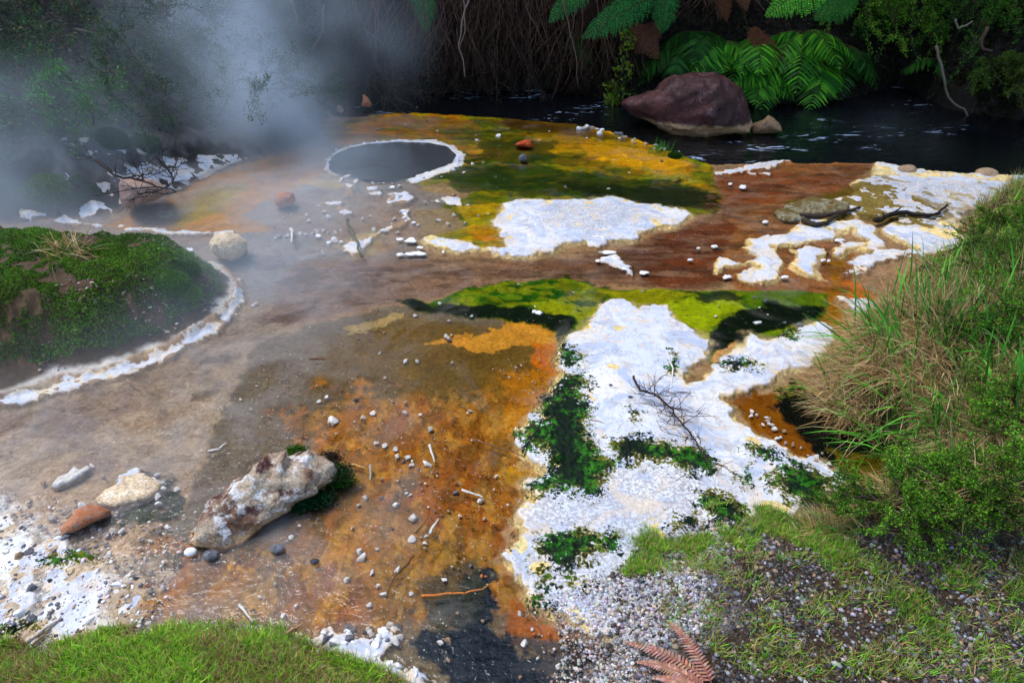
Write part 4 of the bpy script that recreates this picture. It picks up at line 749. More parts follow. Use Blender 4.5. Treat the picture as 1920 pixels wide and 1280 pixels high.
for x, y, s in [(1075, 545, 10), (1068, 549, 10), (1205, 544, 12), (1415, 557, 14), (1436, 563, 16), (1472, 604, 18), (1500, 609, 20), (1325, 640, 14), (1345, 680, 12), (1050, 600, 8), (1003, 572, 8), (884, 589, 12), (825, 566, 14), (973, 530, 10), (1290, 590, 8), (1343, 590, 12), (1440, 588, 6), (1350, 573, 8), (1425, 574, 10), (1240, 300, 10), (1060, 350, 12), (1140, 352, 10), (1100, 258, 8), (1020, 356, 8), (960, 360, 12), (1150, 300, 8), (1090, 320, 9), (1180, 322, 8), (930, 330, 9), (1010, 262, 9), (760, 232, 8), (800, 225, 9), (820, 245, 8), (700, 240, 8)]:
    pebble(x, y, s, 'w' if rs.rand() < .6 else 'g', *LB, name='stone_chip', cat='chip')
for x, s in ((516, 10), (524, 14), (534, 9), (540, 12), (552, 16), (562, 12), (572, 18), (584, 12), (594, 14), (606, 16), (616, 10), (628, 14), (638, 9)):
    pebble(x, 442 - (x - 516) * .11 + rs.uniform(-3, 3), s, 'w', *LT, name='sinter_crumb', cat='crumb')
for k in range(46):
    a_ = k / 46 * 6.283 + rs.uniform(-.05, .05); pebble(736 + 124 * math.cos(a_) + rs.uniform(-5, 5), 303 - 37 * math.sin(a_) + rs.uniform(-3, 3), rs.uniform(5, 13), 'wpp'[rs.randint(3)], 'white sinter crumb on the rim of the hot pool', 'sinter crumbs on the pool rim', name='sinter_crumb', cat='crumb')
for k in range(34):
    u_ = rs.rand(); pebble(1090 + 200 * u_ + rs.uniform(-6, 6), 237 + 58 * u_ ** 1.15 + rs.uniform(-4, 5), rs.uniform(8, 20), 'wpgb'[rs.randint(4)], 'rough pale stone on the lip between the algae shelf and the river', 'stones along the river lip', name='stone', cat='stone')
for k in range(26):
    u_ = rs.rand(); pebble(1385 + 190 * u_ + rs.uniform(-12, 12), 755 + 125 * u_ + rs.uniform(-10, 10), rs.uniform(8, 20), 'wwpb'[rs.randint(4)], 'pale crust fragment in the brown gutter beside the dark water hollow', 'fragments in the gutter', name='crust_fragment', cat='fragment')
# flakes floating in the channels
FL = [[(470, 430), (544, 432), (600, 440), (560, 446), (500, 443)][:0]]
for i, (x, y, w_, h_) in enumerate([(770, 449, 26, 9), (750, 448, 14, 6), (785, 474, 26, 9), (768, 476, 22, 6), (750, 476, 16, 6), (788, 463, 14, 5), (1118, 447, 38, 14), (1165, 441, 16, 6), (1145, 486, 36, 14), (1172, 500, 18, 10), (1208, 510, 18, 8), (1140, 472, 30, 6), (1120, 488, 9, 5), (831, 472, 8, 4), (596, 441, 12, 6), (1393, 349, 18, 7), (1435, 415, 12, 4), (1369, 344, 10, 4), (1364, 518, 16, 8), (1472, 518, 14, 6), (1575, 450, 18, 7), (1310, 464, 8, 4), (1340, 461, 14, 6), (1543, 487, 10, 4), (1554, 488, 8, 4), (1295, 486, 12, 4), (270, 462, 20, 6), (356, 467, 16, 6), (1010, 585, 14, 8), (1420, 603, 16, 5), (830, 456, 14, 8)]):
    k = 12; an = np.linspace(0, 2 * math.pi, k, endpoint=False); rr = rs.uniform(.55, 1.25, k)
    slab('sinter_flake', [(x + w_ / 2 * r_ * math.cos(a), y + h_ / 2 * r_ * math.sin(a)) for a, r_ in zip(an, rr)], -.004, .007, MR_WHITE, 'thin white sinter flake sitting in the muddy channel', 'flake', 'flakes sitting in the channels', seed=i)
# fine gravel nobody could count
def gravel_stuff(name, polys, n, smin, smax, mats, seed, zadd=0.0, cond=None):
    r_ = np.random.RandomState(seed); V0, F0 = ico(1); mb = MB(); cnt = 0
    pl = np.vstack(polys); lo = pl.min(0); hi = pl.max(0); lo = np.maximum(lo, [-5, .8]); hi = np.minimum(hi, [4.5, 7])
    while cnt < n:
        X_ = r_.uniform(lo[0], hi[0], n * 2); Y_ = r_.uniform(lo[1], hi[1], n * 2)
        # visible wedge only
        ok = (np.abs(X_) < .5 + Y_ * .92) & (Y_ < 7)
        ins = np.zeros(len(X_), bool)
        for p in polys: ins |= sdf(X_, Y_, p, .2) + .1 * fbm(X_, Y_, 6, 2, seed) > 0
        ok &= ins
        if cond is not None: ok &= cond(X_, Y_)
        X_ = X_[ok][:n - cnt]; Y_ = Y_[ok][:n - cnt]
        if not len(X_): break
        Z_ = np.maximum(H(X_, Y_), -.01); s = smin + (smax - smin) * r_.rand(len(X_)) ** 3
        dv = V0[None] * np.array([1, .8, .6]) * (1 + .35 * r_.uniform(-1, 1, (len(X_), len(V0), 1)))
        a = r_.uniform(0, 6.28, len(X_)); ca, sa = np.cos(a)[:, None], np.sin(a)[:, None]
        vx = dv[:, :, 0] * ca - dv[:, :, 1] * sa; vy = dv[:, :, 0] * sa + dv[:, :, 1] * ca
        VV = np.stack([vx, vy, dv[:, :, 2]], -1) * s[:, None, None] + np.stack([X_, Y_, Z_ + s * .2 + zadd], -1)[:, None]
        FF = F0[None] + (np.arange(len(X_)) * len(V0))[:, None, None]
        mb.add(VV.reshape(-1, 3), T=FF.reshape(-1, 3), C=np.repeat(jit([c for c in mats], len(X_), .25, r_), len(V0), 0)); cnt += len(X_)
    o = mb.build(name, M_GRIT, smooth=False); tag(o, kind='stuff'); return o
def mat_grit():
    t = NT('loose_gravel'); c = t.attr('col', True); n = t.noise(200, 3, .6); v = t.mapr(n, .3, .7, .75, 1.2)
    t.out(t.pbsdf(t.mix(1.0, c, t.node('CombineXYZ', {0: v, 1: v, 2: v}).outputs[0], 'MULTIPLY'), .65, t.bump(n, .4, .002), .3)); return t.m
M_GRIT = mat_grit()
GC = [c_(130, 128, 134), c_(104, 102, 108), c_(66, 62, 62), c_(160, 156, 160), c_(150, 130, 104), c_(72, 60, 50), c_(84, 66, 52), c_(98, 80, 66), c_(70, 66, 66)]
gravel_stuff('gravel', [GRAVEL], 15000, .0015, .0105, GC, 5, cond=lambda x, y: sdf(x, y, RBANK, .3) < .03)
gravel_stuff('gravel', [W([(1040, 1110), (1200, 1060), (1320, 1050), (1320, 1180), (1200, 1260), (1300, 1500), (1040, 1500)])], 5200, .0018, .008, [c_(190, 188, 192), c_(166, 164, 170), c_(210, 204, 200), c_(130, 128, 134), c_(180, 160, 140)], 15)
o = gravel_stuff('gravel', [W(PAN)], 2300, .0015, .008, [c_(214, 206, 196), c_(170, 140, 110), c_(176, 104, 50), c_(120, 104, 90), c_(110, 80, 50)], 6, cond=lambda x, y: fbm(x, y, 4, 3, 130) + .25 * fbm(x, y, 20, 2, 131) > .02); tag(o, 'fine pale grit strewn over the orange pan', None)
gravel_stuff('grit', [W([(-200, 900), (150, 930), (330, 980), (340, 1150), (250, 1200), (-200, 1215)])], 1500, .002, .010, [c_(226, 222, 222), c_(200, 180, 160), c_(120, 116, 120)], 7)
gravel_stuff('grit', [MOUND], 3600, .0025, .012, [c_(150, 126, 102), c_(120, 106, 96), c_(96, 66, 52), c_(180, 166, 150), c_(84, 66, 52)], 8, cond=lambda x, y: (sdf(x, y, MOUND, .5) > .08) & (sdf(x, y, MOUND, .5) < .42) & (fbm(x, y, 5, 3, 65) < .02))
# ------------------------------------------------------------------ sticks and dead twigs
def stick(px, r, col, label, z=.008, lift=0, group=None, name='stick', cat='stick', taper=.5):
    pts = [P(x, y, z + (lift * k if np.isscalar(lift) else lift[k])) for k, (x, y) in enumerate(px)]
    pp = []
    for a, b in zip(pts[:-1], pts[1:]):
        w = wiggle(a, b, 6, .05); pp += list(w[:-1])
    pp.append(pts[-1]); pp = np.array(pp); mb = MB(); rad = np.linspace(r, r * taper, len(pp)) * (1 + .15 * rs.uniform(-1, 1, len(pp)))
    tube(mb, pp, rad, col, 6); o = mb.build(name, M_BARK, loc=pts[0]); tag(o, label, cat, group); return o
brown, pale_, dark_ = c_(120, 84, 52), c_(206, 200, 190), c_(36, 30, 26)
stick([(888, 824), (930, 838), (985, 858)], .004, brown, 'thin brown stick pointing from the orange pan to the dark algae')
stick([(805, 834), (815, 866)], .006, pale_, 'short pale peg like stick in the orange pan among white pebbles')
stick([(776, 1040), (750, 1068), (735, 1090), (724, 1120)], .004, c_(96, 70, 50), 'curved dark twig lying over the brown bed near the bottom')
stick([(866, 918), (905, 932)], .006, pale_, 'pale stick ending in a white stone right of the pan centre')
stick([(806, 1000), (822, 972)], .006, pale_, 'pale stick standing out of the pebbles below the pan centre')
stick([(778, 998), (803, 968)], .005, c_(130, 104, 74), 'brown broken stick leaning on white pebbles below the pan centre')
stick([(790, 1116), (850, 1112), (905, 1104)], .005, c_(190, 112, 50), 'orange reed lying at the top of the dark channel')
stick([(905, 1104), (922, 1092)], .003, c_(160, 112, 60), 'short bent straw at the end of the orange reed')
stick([(448, 1133), (462, 1150), (474, 1166)], .005, pale_, 'small white twig in the wet bed above the front grass')
stick([(536, 1188), (570, 1167)], .005, c_(170, 130, 90), 'tan stick at the edge of the front grass')
stick([(50, 1204), (78, 1182), (108, 1163)], .007, c_(190, 176, 160), 'pale weathered stick in the white shallows at the lower left')
stick([(60, 1210), (90, 1184)], .005, c_(150, 120, 90), 'thin tan stick beside the pale one at the lower left')
stick([(545, 429), (547, 455)], .012, pale_, 'short crusted stub standing in grey water left of centre', lift=.03)
stick([(652, 412), (664, 444), (678, 480)], .012, c_(96, 92, 70), 'grey green stick lying down the pale triangle of silt', z=.03)
stick([(580, 672), (610, 672)], .004, c_(110, 60, 40), 'short red brown twig in the olive pan near the muddy stream')
stick([(238, 712), (262, 724)], .005, c_(150, 120, 96), 'thin twig in the brown stream below the mound rim')
stick([(390, 846), (410, 842), (424, 830)], .006, pale_, 'forked white twig in the grey water above the long rock')
stick([(1500, 404), (1540, 406), (1580, 398), (1612, 389)], .02, c_(60, 48, 38), 'grey brown branch along the edge of the far olive slab', z=.02)
stick([(1505, 413), (1530, 422), (1550, 418), (1573, 404)], .022, c_(54, 46, 34), 'thick curved dark branch in the channel under the olive slab', z=.02)
bb = stick([(1640, 412), (1670, 402), (1700, 398), (1740, 404), (1760, 400), (1776, 384)], .018, dark_, 'long black crooked branch lying across the far right white sheet', z=.03)
for a in ([(1670, 402), (1690, 388)], [(1660, 408), (1655, 398)]):
    mb = MB(); tube(mb, wiggle(P(*a[0], .04), P(*a[1], .06), 5), np.linspace(.009, .004, 5), dark_); o = mb.build('side_twig', M_BARK, loc=bb.location); o.parent = bb; o.location = (0, 0, 0)
stick([(1060, 640), (1090, 655), (1120, 668)][:2], .003, brown, 'tiny twig at the green edge of the white crust') if False else None
stick([(1252, 662), (1262, 690), (1256, 738)], .005, c_(216, 206, 196), 'pale curved stick lying across the top of the white crust')
stick([(1090, 783), (1140, 797)], .003, c_(120, 84, 60), 'thin brown twig right of the green algae on the crust')
stick([(1230, 912), (1270, 900), (1300, 878)], .003, c_(120, 96, 76), 'fine curved twig on the crust below the dead branch')
stick([(660, 870), (690, 880), (712, 915)][:2], .005, c_(190, 150, 90), 'yellowish stick beside the mossy end of the long rock')
stick([(694, 872), (694, 900)], .006, c_(160, 150, 130), 'short crusted stick right of the long rock')
def dead_branch(name, px, z, r, col, label, cat, nsub=16, ln=.22, seed=1):
    r_ = np.random.RandomState(seed); root = empty(name, P(*px[0], z)); tag(root, label, cat)
    pts = np.array([P(x, y, z + .03) for x, y in px]); main = np.vstack([wiggle(a, b, 6, .05, r=r_)[:-1] for a, b in zip(pts[:-1], pts[1:])] + [pts[-1:]])
    mb = MB(); tube(mb, main, np.linspace(r, r * .5, len(main)), col)
    m2 = MB()
    for k in range(nsub):
        i = r_.randint(len(main) // 4, len(main)); d = nrm(main[min(i + 1, len(main) - 1)] - main[i - 1] + r_.normal(0, .8, 3) * np.array([1, 1, .5])); d[2] = abs(d[2]) * .6 + .05
        a = main[i]; b = a + d * ln * r_.uniform(.4, 1); w = wiggle(a, b, 7, .10, r=r_); w[:, 2] = np.maximum(w[:, 2], z + .006); tube(m2, w, np.linspace(r * .38, r * .16, 7), col, 4)
        for _ in range(5):
            j = r_.randint(1, 6); e = w[j] + nrm(d + r_.normal(0, .9, 3)) * ln * r_.uniform(.15, .4); e[2] = max(e[2], z + .006); tube(m2, wiggle(w[j], e, 4, .12, r=r_), np.linspace(r * .2, r * .09, 4), col, 3)
    for n_, m_ in (('stem', mb), ('twig', m2)):
        o = m_.build(n_, M_BARK, loc=root.location); o.parent = root; o.location = (0, 0, 0)
    return root
dead_branch('dead_branch', [(1188, 705), (1200, 732), (1232, 742), (1262, 766), (1290, 806), (1310, 838), (1328, 870)], .02, .006, c_(60, 44, 38), 'dead dark twiggy branch fallen across the big white crust', 'branch', 34, .17, 3)
dead_branch('dead_branch', [(180, 300), (220, 330), (270, 340), (330, 360)], .30, .010, c_(40, 30, 28), 'dark bare branch lying over the white sinter slope at far left', 'branch', 14, .4, 4)
dead_branch('dead_branch', [(110, 404), (96, 360), (100, 345)], .06, .010, c_(40, 32, 30), 'thin bare upright twig in front of the green moss cushion at left', 'branch', 5, .25, 5)
dead_branch('dead_branch', [(330, 352), (322, 330), (300, 300), (250, 270)], .12, .010, c_(44, 34, 32), 'bare hanging branch above the pink rock at the ochre pool', 'branch', 12, .4, 6)
# ------------------------------------------------------------------ ferns
def frond(mb, p0, p1, sag, width, npin, cols, nvec=(0, -.6, .8), kind='strap', pw=.03, bend=.35, r=None, rach=None, ang=.45):
    r = r or rs; p0 = np.asarray(p0, float); p1 = np.asarray(p1, float); L = np.linalg.norm(p1 - p0)
    mid = (p0 + p1) / 2 + np.array([0, 0, sag * L]); t = np.linspace(0, 1, 14)[:, None]
    rc = (1 - t) ** 2 * p0 + 2 * t * (1 - t) * mid + t * t * p1
    tube(mb, rc, np.linspace(.006, .0015, 14) * max(1, L), rach if rach is not None else (.10, .07, .03), 4)
    tt = np.linspace(.14, .985, npin)[:, None]; pos = (1 - tt) ** 2 * p0 + 2 * tt * (1 - tt) * mid + tt * tt * p1
    T = nrm(2 * (1 - tt) * (mid - p0) + 2 * tt * (p1 - mid)); N = np.tile(nrm(np.array(nvec, float)), (npin, 1)); S = nrm(np.cross(T, N)); N = np.cross(S, T)
    prof = np.sin(np.clip(tt[:, 0] * 1.04, 0, 1) ** .75 * math.pi) ** .75 * .9 + .12
    for sgn in (-1, 1):
        D = nrm(S * sgn + T * ang + r.normal(0, .05, (npin, 3))); Ln = width * prof * r.uniform(.85, 1.1, npin)
        if kind == 'strap':
            strips(mb, pos, D, N + r.normal(0, .12, (npin, 3)), Ln, pw * (.5 + .5 * prof), jit(cols, npin, .25, r), (.55, 1, .95, .7, .05), bend)
        else:
            m = kind; s = np.linspace(.06, .95, m)
            for q in range(m):
                c = pos + D * (Ln * s[q])[:, None] - np.array([0, 0, 1.0]) * (bend * Ln * s[q] ** 2)[:, None]
                l2 = pw * (1 - s[q] ** 1.5) ** .8 * (.4 + .6 * prof) + .004
                S2 = nrm(np.cross(D, N))
                for s3 in (-1, 1):
                    diamonds(mb, c, S2 * s3 + D * .35, N + r.normal(0, .15, (npin, 3)), l2, Ln / m * 1.05, jit(cols, npin, .2, r))
def fern(px, Y, label, n, L, width, npin, cols, kind='strap', pw=.03, droop=.9, spread=math.pi, seed=0, toward=-math.pi / 2, group=None, name='fern', up=.35, zoff=0):
    r = np.random.RandomState(seed + 100); c = G(*px); c = c + nrm(CAM - c) * .12; c[2] += zoff
    root = empty(name, c); tag(root, label, 'fern', group)
    for k in range(n):
        a = toward + (r.uniform(-1, 1)) * spread * .5; l = L * r.uniform(.7, 1.1); d = np.array([math.cos(a), math.sin(a), 0])
        p1 = c + d * l * r.uniform(.5, .8) + np.array([0, 0, -droop * l * r.uniform(.35, .9)])
        mb = MB(); frond(mb, c, p1, up * r.uniform(.7, 1.2), width * r.uniform(.8, 1.1), npin, cols, nvec=(d[0] * .5, d[1] * .5, .8), kind=kind, pw=pw, r=r)
        o = mb.build('frond', M_LEAF, loc=c); o.parent = root; o.location = (0, 0, 0)
    return root
GF = [(.04, .20, .012), (.07, .30, .016), (.12, .42, .02), (.02, .11, .010)]
GD = [(.022, .10, .010), (.035, .15, .014), (.012, .05, .008)]
for i, (px_, Y, n, L, lb, cs) in enumerate([
    ((1275, 85), 8.6, 13, .7, 'strap leaved fern hanging just behind the top of the big boulder', GD), ((1345, 80), 8.7, 16, .75, 'strap leaved fern above the right shoulder of the big boulder', GF),
    ((1420, 70), 8.7, 16, .80, 'glossy strap fern crossed by a dead brown frond over the river', GF), ((1505, 60), 8.6, 20, .88, 'largest bright green strap fern arching widest over the river', GF),
    ((1585, 85), 8.8, 12, .7, 'dark strap fern at the right end of the fern row over the river', GD), ((1760, 110), 8.2, 9, .6, 'dark strap fern in shade behind the pale hanging branch', GD), ((1640, 10), 9.1, 8, .6, 'dark strap fern above the dark rocky hollow in the bank', GD), ((1540, 120), 8.5, 12, .6, 'low bright strap fern brushing the river right of the small tan rock', GF), ((1440, 130), 8.5, 12, .55, 'low strap fern with tips touching the water right behind the boulder', GF), ((1310, 60), 8.5, 10, .6, 'strap fern highest in the row straight above the boulder top', GD)]):
    fern(px_, Y, lb, n, L, .25, 17, cs, pw=.030, droop=.8, spread=math.pi * 1.25, seed=i, up=.30)
def loose_frond(name, p0, p1, sag, width, npin, m, pw, cols, label, nvec=(0, -.8, .6), bend=.15, rach=None):
    mb = MB(); frond(mb, p0, p1, sag, width, npin, cols, nvec, m, pw, bend, rach=rach); o = mb.build(name, M_LEAF, loc=p0); tag(o, label, 'fern frond'); return o
BG = [(.06, .30, .012), (.09, .38, .02), (.04, .22, .01)]; TG = [(.02, .17, .03), (.035, .24, .035), (.014, .11, .02)]; BR = [(.14, .045, .018), (.10, .035, .015), (.18, .07, .03)]
for i, (a, b, Y, w, cs, lb, pw) in enumerate([
    ((1590, -60), (1436, 30), 6.8, .20, BG, 'brightest yellow green tree fern frond tip hanging in at the top', .034), ((1620, -20), (1528, 36), 7.4, .18, [(.03, .17, .02), (.02, .12, .015)], 'mid green fern frond right of the brightest one at the top', .03),
    ((1240, -10), (1092, 72), 7.9, .20, TG, 'blue green tree fern frond reaching left above the big boulder', .03), ((1130, -60), (1030, 42), 8.0, .17, TG, 'small blue green fern frond at the top just right of centre', .03),
    ((1255, -50), (1240, 62), 8.1, .17, TG, 'blue green fern frond hanging straight down above the boulder', .03), ((1190, -40), (1140, 60), 8.3, .16, GD, 'dark green fern frond hanging behind the blue green ones', .03),
    ((1395, 50), (1468, 118), 8.0, .13, BR, 'dead red brown fern frond lying over the strap ferns', .03), ((1180, 40), (1235, 110), 8.2, .15, BR, 'dead red brown fern frond left of the strap ferns', .03), ((1240, 40), (1190, 100), 8.35, .15, BR, 'drooping dead brown fern frond above the boulder tip', .03),
    ((1350, -50), (1362, 40), 8.2, .12, BR, 'narrow dead fern frond hanging at the top above the boulder', .03), ((1385, -50), (1400, 20), 8.1, .10, BR, 'short dead fern frond at the top beside the bright frond', .03),
    ((790, -40), (800, 60), 8.3, .14, TG, 'dim green fern frond hanging in the brown roots left of centre', .03), ((1060, 60), (1110, 120), 8.4, .12, GD, 'small dark fern frond low over the river centre', .03)]):
    Y = min(Y, G(max(b[0], 1), max(b[1], 1))[1] - .25) if i else Y
    loose_frond('fern_frond', at(*a, Y + .1), at(*b, Y), .08, w, 26, 12, pw, cs, lb)
for i, (cx_, cy_, Y_, lb) in enumerate([(1650, -110, 7.4, 'leaning tree fern over the river whose bright fronds hang in at the top right'), (1230, -110, 8.2, 'leaning tree fern over the river whose blue green fronds hang in above the boulder')]):
    r_ = np.random.RandomState(70 + i); cr = at(cx_, cy_, Y_); ft = np.array([cr[0] + .3, cr[1] + 1.9, 0]); ft[2] = float(H(ft[0], ft[1])[0]) - .2
    root = empty('tree_fern', ft); tag(root, lb, 'tree fern'); mb = MB(); tube(mb, wiggle(ft, cr, 8, .02, .05, r_), np.linspace(.10, .06, 8), (.05, .03, .02), 8); o = mb.build('trunk', M_BARK, loc=ft); o.parent = root; o.location = (0, 0, 0)
    for k in range(9):
        a = r_.uniform(0, 6.28); d = np.array([math.cos(a), math.sin(a), 0]); mb = MB(); frond(mb, cr, cr + d * r_.uniform(.8, 1.1) + np.array([0, 0, .05]), .3, .26, 26, BG if i == 0 else TG, (0, 0, 1), 12, .034, .15, r_); o = mb.build('frond', M_LEAF, loc=ft); o.parent = root; o.location = (0, 0, 0)
# fallen brown frond on the gravel
ff = empty('fallen_fern_frond', P(1330, 1300, .07)); tag(ff, 'fallen salmon brown fern frond lying on the gravel at the bottom', 'fern frond')
SB = [(.40, .20, .14), (.33, .15, .11), (.46, .26, .20)]
def onG(x, y, dz=.012):
    g = P(x, y, .06); return np.array([g[0], g[1], float(H(g[0], g[1])[0]) + dz])
mb = MB(); tube(mb, np.array([onG(1345, 1400), onG(1335, 1330), onG(1325, 1290, .02)]), [.005, .004, .003], (.30, .12, .07)); o = mb.build('rachis', M_DRY, loc=ff.location); o.parent = ff; o.location = (0, 0, 0)
for a, b, w in [((1322, 1292), (1172, 1184), .030), ((1330, 1300), (1254, 1166), .028), ((1318, 1310), (1196, 1236), .028), ((1325, 1330), (1222, 1278), .025)]:
    mb = MB(); p0, p1 = onG(*a, .03), onG(*b, .015); L = np.linalg.norm(p1 - p0); t = np.linspace(0, 1, 8)[:, None]
    rc = p0 + (p1 - p0) * t + np.array([0, 0, .03]) * 4 * t * (1 - t); tube(mb, rc, np.linspace(.0025, .001, 8), (.30, .12, .07), 4)
    n = 24; tt = np.linspace(.05, .98, n)[:, None]; pos = p0 + (p1 - p0) * tt + np.array([0, 0, .03]) * 4 * tt * (1 - tt); T = np.tile(nrm(p1 - p0), (n, 1)); S = nrm(np.cross(T, [0, 0, 1.0]))
    for sg in (-1, 1):
        strips(mb, pos, S * sg + T * .45, np.tile([0, 0, 1.0], (n, 1)) + T * .3, w * (1.05 - tt[:, 0] ** 2 * .85), .0075, jit(SB, n, .2), (.9, 1, .85, .6, .1), .25)
    o = mb.build('pinna', M_DRY, loc=ff.location); o.parent = ff; o.location = (0, 0, 0)
# ------------------------------------------------------------------ shrubs
def shrub(base, label, spread, hgt, nst, ntw, nlf, ll, lw, cols, droop=.2, bias=(0, 0, 0), seed=0, group=None, name='shrub', stemc=(.05, .035, .025), needle=False, stemr=.01, cat='shrub', tw=.45):
    r = np.random.RandomState(seed + 500); base = np.asarray(base, float); root = empty(name, base); tag(root, label, cat, group)
    ms = MB(); mf = MB(); Pl, Dl = [], []
    for s in range(nst):
        d = randdir(1, .05, r)[0] * np.array([spread, spread, hgt]) + np.array(bias); e = base + d * r.uniform(.6, 1)
        w = wiggle(base + r.normal(0, .04, 3) * spread, e, 7, .10, -droop * .4, r); w[:, 2] -= droop * np.linspace(0, 1, 7) ** 2 * np.linalg.norm(d)
        tube(ms, w, np.linspace(stemr, stemr * .3, 7), stemc, 4)
        for k in range(ntw):
            i = r.randint(2, 7); dd = nrm(nrm(w[-1] - w[0]) * .7 + r.normal(0, .6, 3)); l = tw * np.linalg.norm(d) * r.uniform(.4, 1); e2 = w[i] + dd * l
            w2 = wiggle(w[i], e2, 5, .10, 0, r); w2[:, 2] -= droop * .8 * np.linspace(0, 1, 5) ** 2 * l
            tube(ms, w2, np.linspace(stemr * .35, stemr * .12, 5), stemc, 3)
            m = nlf; u = r.rand(m) ** .7 * 3.999; q = u.astype(int); f = (u - q)[:, None]; pp = w2[q] * (1 - f) + w2[q + 1] * f
            pp = pp + r.normal(0, 1, (m, 3)) * ll * .55; Pl.append(pp); Dl.append(nrm(dd + r.normal(0, .8, (m, 3))))
    Pl = np.vstack(Pl); Dl = np.vstack(Dl); n = len(Pl); cc = jit(cols, n, .3, r)
    cl = vnoise(Pl[:, 0] * 9 + Pl[:, 2] * 5, Pl[:, 1] * 9 - Pl[:, 2] * 7, seed)[:, None]; cc = cc * (.35 + 1.25 * cl); dd_ = r.rand(n) < .03; cc[dd_] = np.array([.28, .17, .05])
    diamonds(mf, Pl, Dl, randdir(n, -.3, r), ll * r.uniform(.6, 1.2, n), lw * r.uniform(.7, 1.2, n), np.clip(cc, 0, 1))
    for nm, m_, mt in (('stem', ms, M_BARK), ('foliage', mf, M_LEAF)):
        o = m_.build(nm, mt, loc=base); o.parent = root; o.location = (0, 0, 0)
    return root
LG = [(.07, .21, .012), (.13, .36, .016), (.04, .12, .010), (.22, .48, .025), (.10, .14, .03)]
MG = [(.04, .15, .012), (.07, .22, .015), (.025, .09, .010)]
def onR(x, y, dz=0): g = G(x, y); return g + np.array([0, 0, dz])
NEAR = [((1920, 520), .42, .32, 22, 12, 60, LG, 'low green shrub at the right side on top of the near bank'),
 ((1870, 490), .28, .20, 16, 11, 55, LG, 'low green shrub at the bank corner nearest the far right white sheet'),
 ((1920, 800), .36, .26, 22, 12, 60, LG, 'dense green shrub at the right side below the tall grass'),
 ((1680, 955), .24, .14, 18, 11, 60, LG, 'bright tipped shrub overhanging the gravel at the foot of the tussock'),
 ((1800, 935), .26, .16, 18, 11, 55, LG, 'leafy shrub on the shaded bank at lower right'),
 ((1930, 930), .28, .20, 16, 11, 55, LG, 'light green shrub cut by the right side of the photo low down'),
 ((1925, 430), .28, .22, 18, 12, 55, LG, 'bright green shrub at the far end of the near bank'),
 ((1930, 620), .32, .26, 20, 12, 55, LG, 'yellow green shrub between the tall grass and the right side of the photo'),
 ((1820, 640), .26, .20, 16, 10, 45, MG, 'darker green shrub mixed into the tall grass at right')]
for i, (px_, sp, hg, ns, nt, nl, cs, lb) in enumerate(NEAR):
    shrub(onR(*px_), lb, sp, hg, ns, nt, nl + 35, .0092, .0052, cs, .12, seed=i, stemr=.006)
# ------------------------------------------------------------------ grass
def scatter(poly, n, r, lo=None, hi=None, grow=0, cond=None):
    p = np.asarray(poly); lo = p.min(0) if lo is None else np.maximum(p.min(0), lo); hi = p.max(0) if hi is None else np.minimum(p.max(0), hi)
    X_, Y_ = [], []; tot = 0
    while tot < n:
        x = r.uniform(lo[0], hi[0], n * 2); y = r.uniform(lo[1], hi[1], n * 2); ok = sdf(x, y, p, .3) > -grow
        if cond is not None: ok &= cond(x, y)
        X_.append(x[ok]); Y_.append(y[ok]); tot += ok.sum()
    x = np.concatenate(X_)[:n]; y = np.concatenate(Y_)[:n]; return np.stack([x, y, H(x, y)], 1)
def grass(mb, roots, r, L, wd, cols, lean=.6, bend=.35, az=None, segs=(1, .85, .55, .05), azj=math.pi):
    n = len(roots); a = (r.uniform(0, 6.283, n) if az is None else az + r.uniform(-azj, azj, n)); le = r.uniform(.1, 1, n) * lean
    D = np.stack([np.cos(a) * np.sin(le), np.sin(a) * np.sin(le), np.cos(le)], 1); N = np.stack([np.cos(a + r.normal(0, .6, n)), np.sin(a), np.full(n, .5)], 1)
    strips(mb, roots, D, N, L * r.uniform(.5, 1.1, n), wd * r.uniform(.7, 1.2, n), jit(cols, n, .25, r), segs, bend * r.uniform(.4, 1.5, n))
r9 = np.random.RandomState(9)
GG = [(.17, .44, .025), (.25, .52, .03), (.10, .33, .018), (.34, .54, .05)]
GB = [(.06, .30, .02), (.10, .40, .03), (.04, .20, .012)]; ST = [(.42, .30, .12), (.34, .24, .10), (.28, .17, .06), (.50, .40, .20)]
vis = lambda x, y: (y > .85) & (np.abs(x) < .5 + y * .95)
mb = MB(); ro = scatter(TURF, 42000, r9, [-2.2, .85], [.4, 2], .02, lambda x, y: vis(x, y) & (fbm(x, y, 5, 3, 70) > -.22)); patch = fbm(ro[:, 0], ro[:, 1], 6, 3, 71) > -.02
TGR = [(.26, .56, .03), (.36, .64, .04), (.16, .42, .02), (.46, .62, .06)]
grass(mb, ro[~patch], r9, .060, .0034, TGR + [(.30, .40, .06), (.22, .42, .05)] + ST[:1], 1.2, .3); grass(mb, ro[patch], r9, .055, .0028, TGR[:3] + ST + ST[:1], 1.35, .2)
ro2 = scatter(TURF, 9000, r9, [-1.6, .85], [.4, 2], .035, vis); grass(mb, ro2, r9, .04, .0022, ST, 1.4, .1)
tag(mb.build('turf', M_GRASS), kind='stuff')
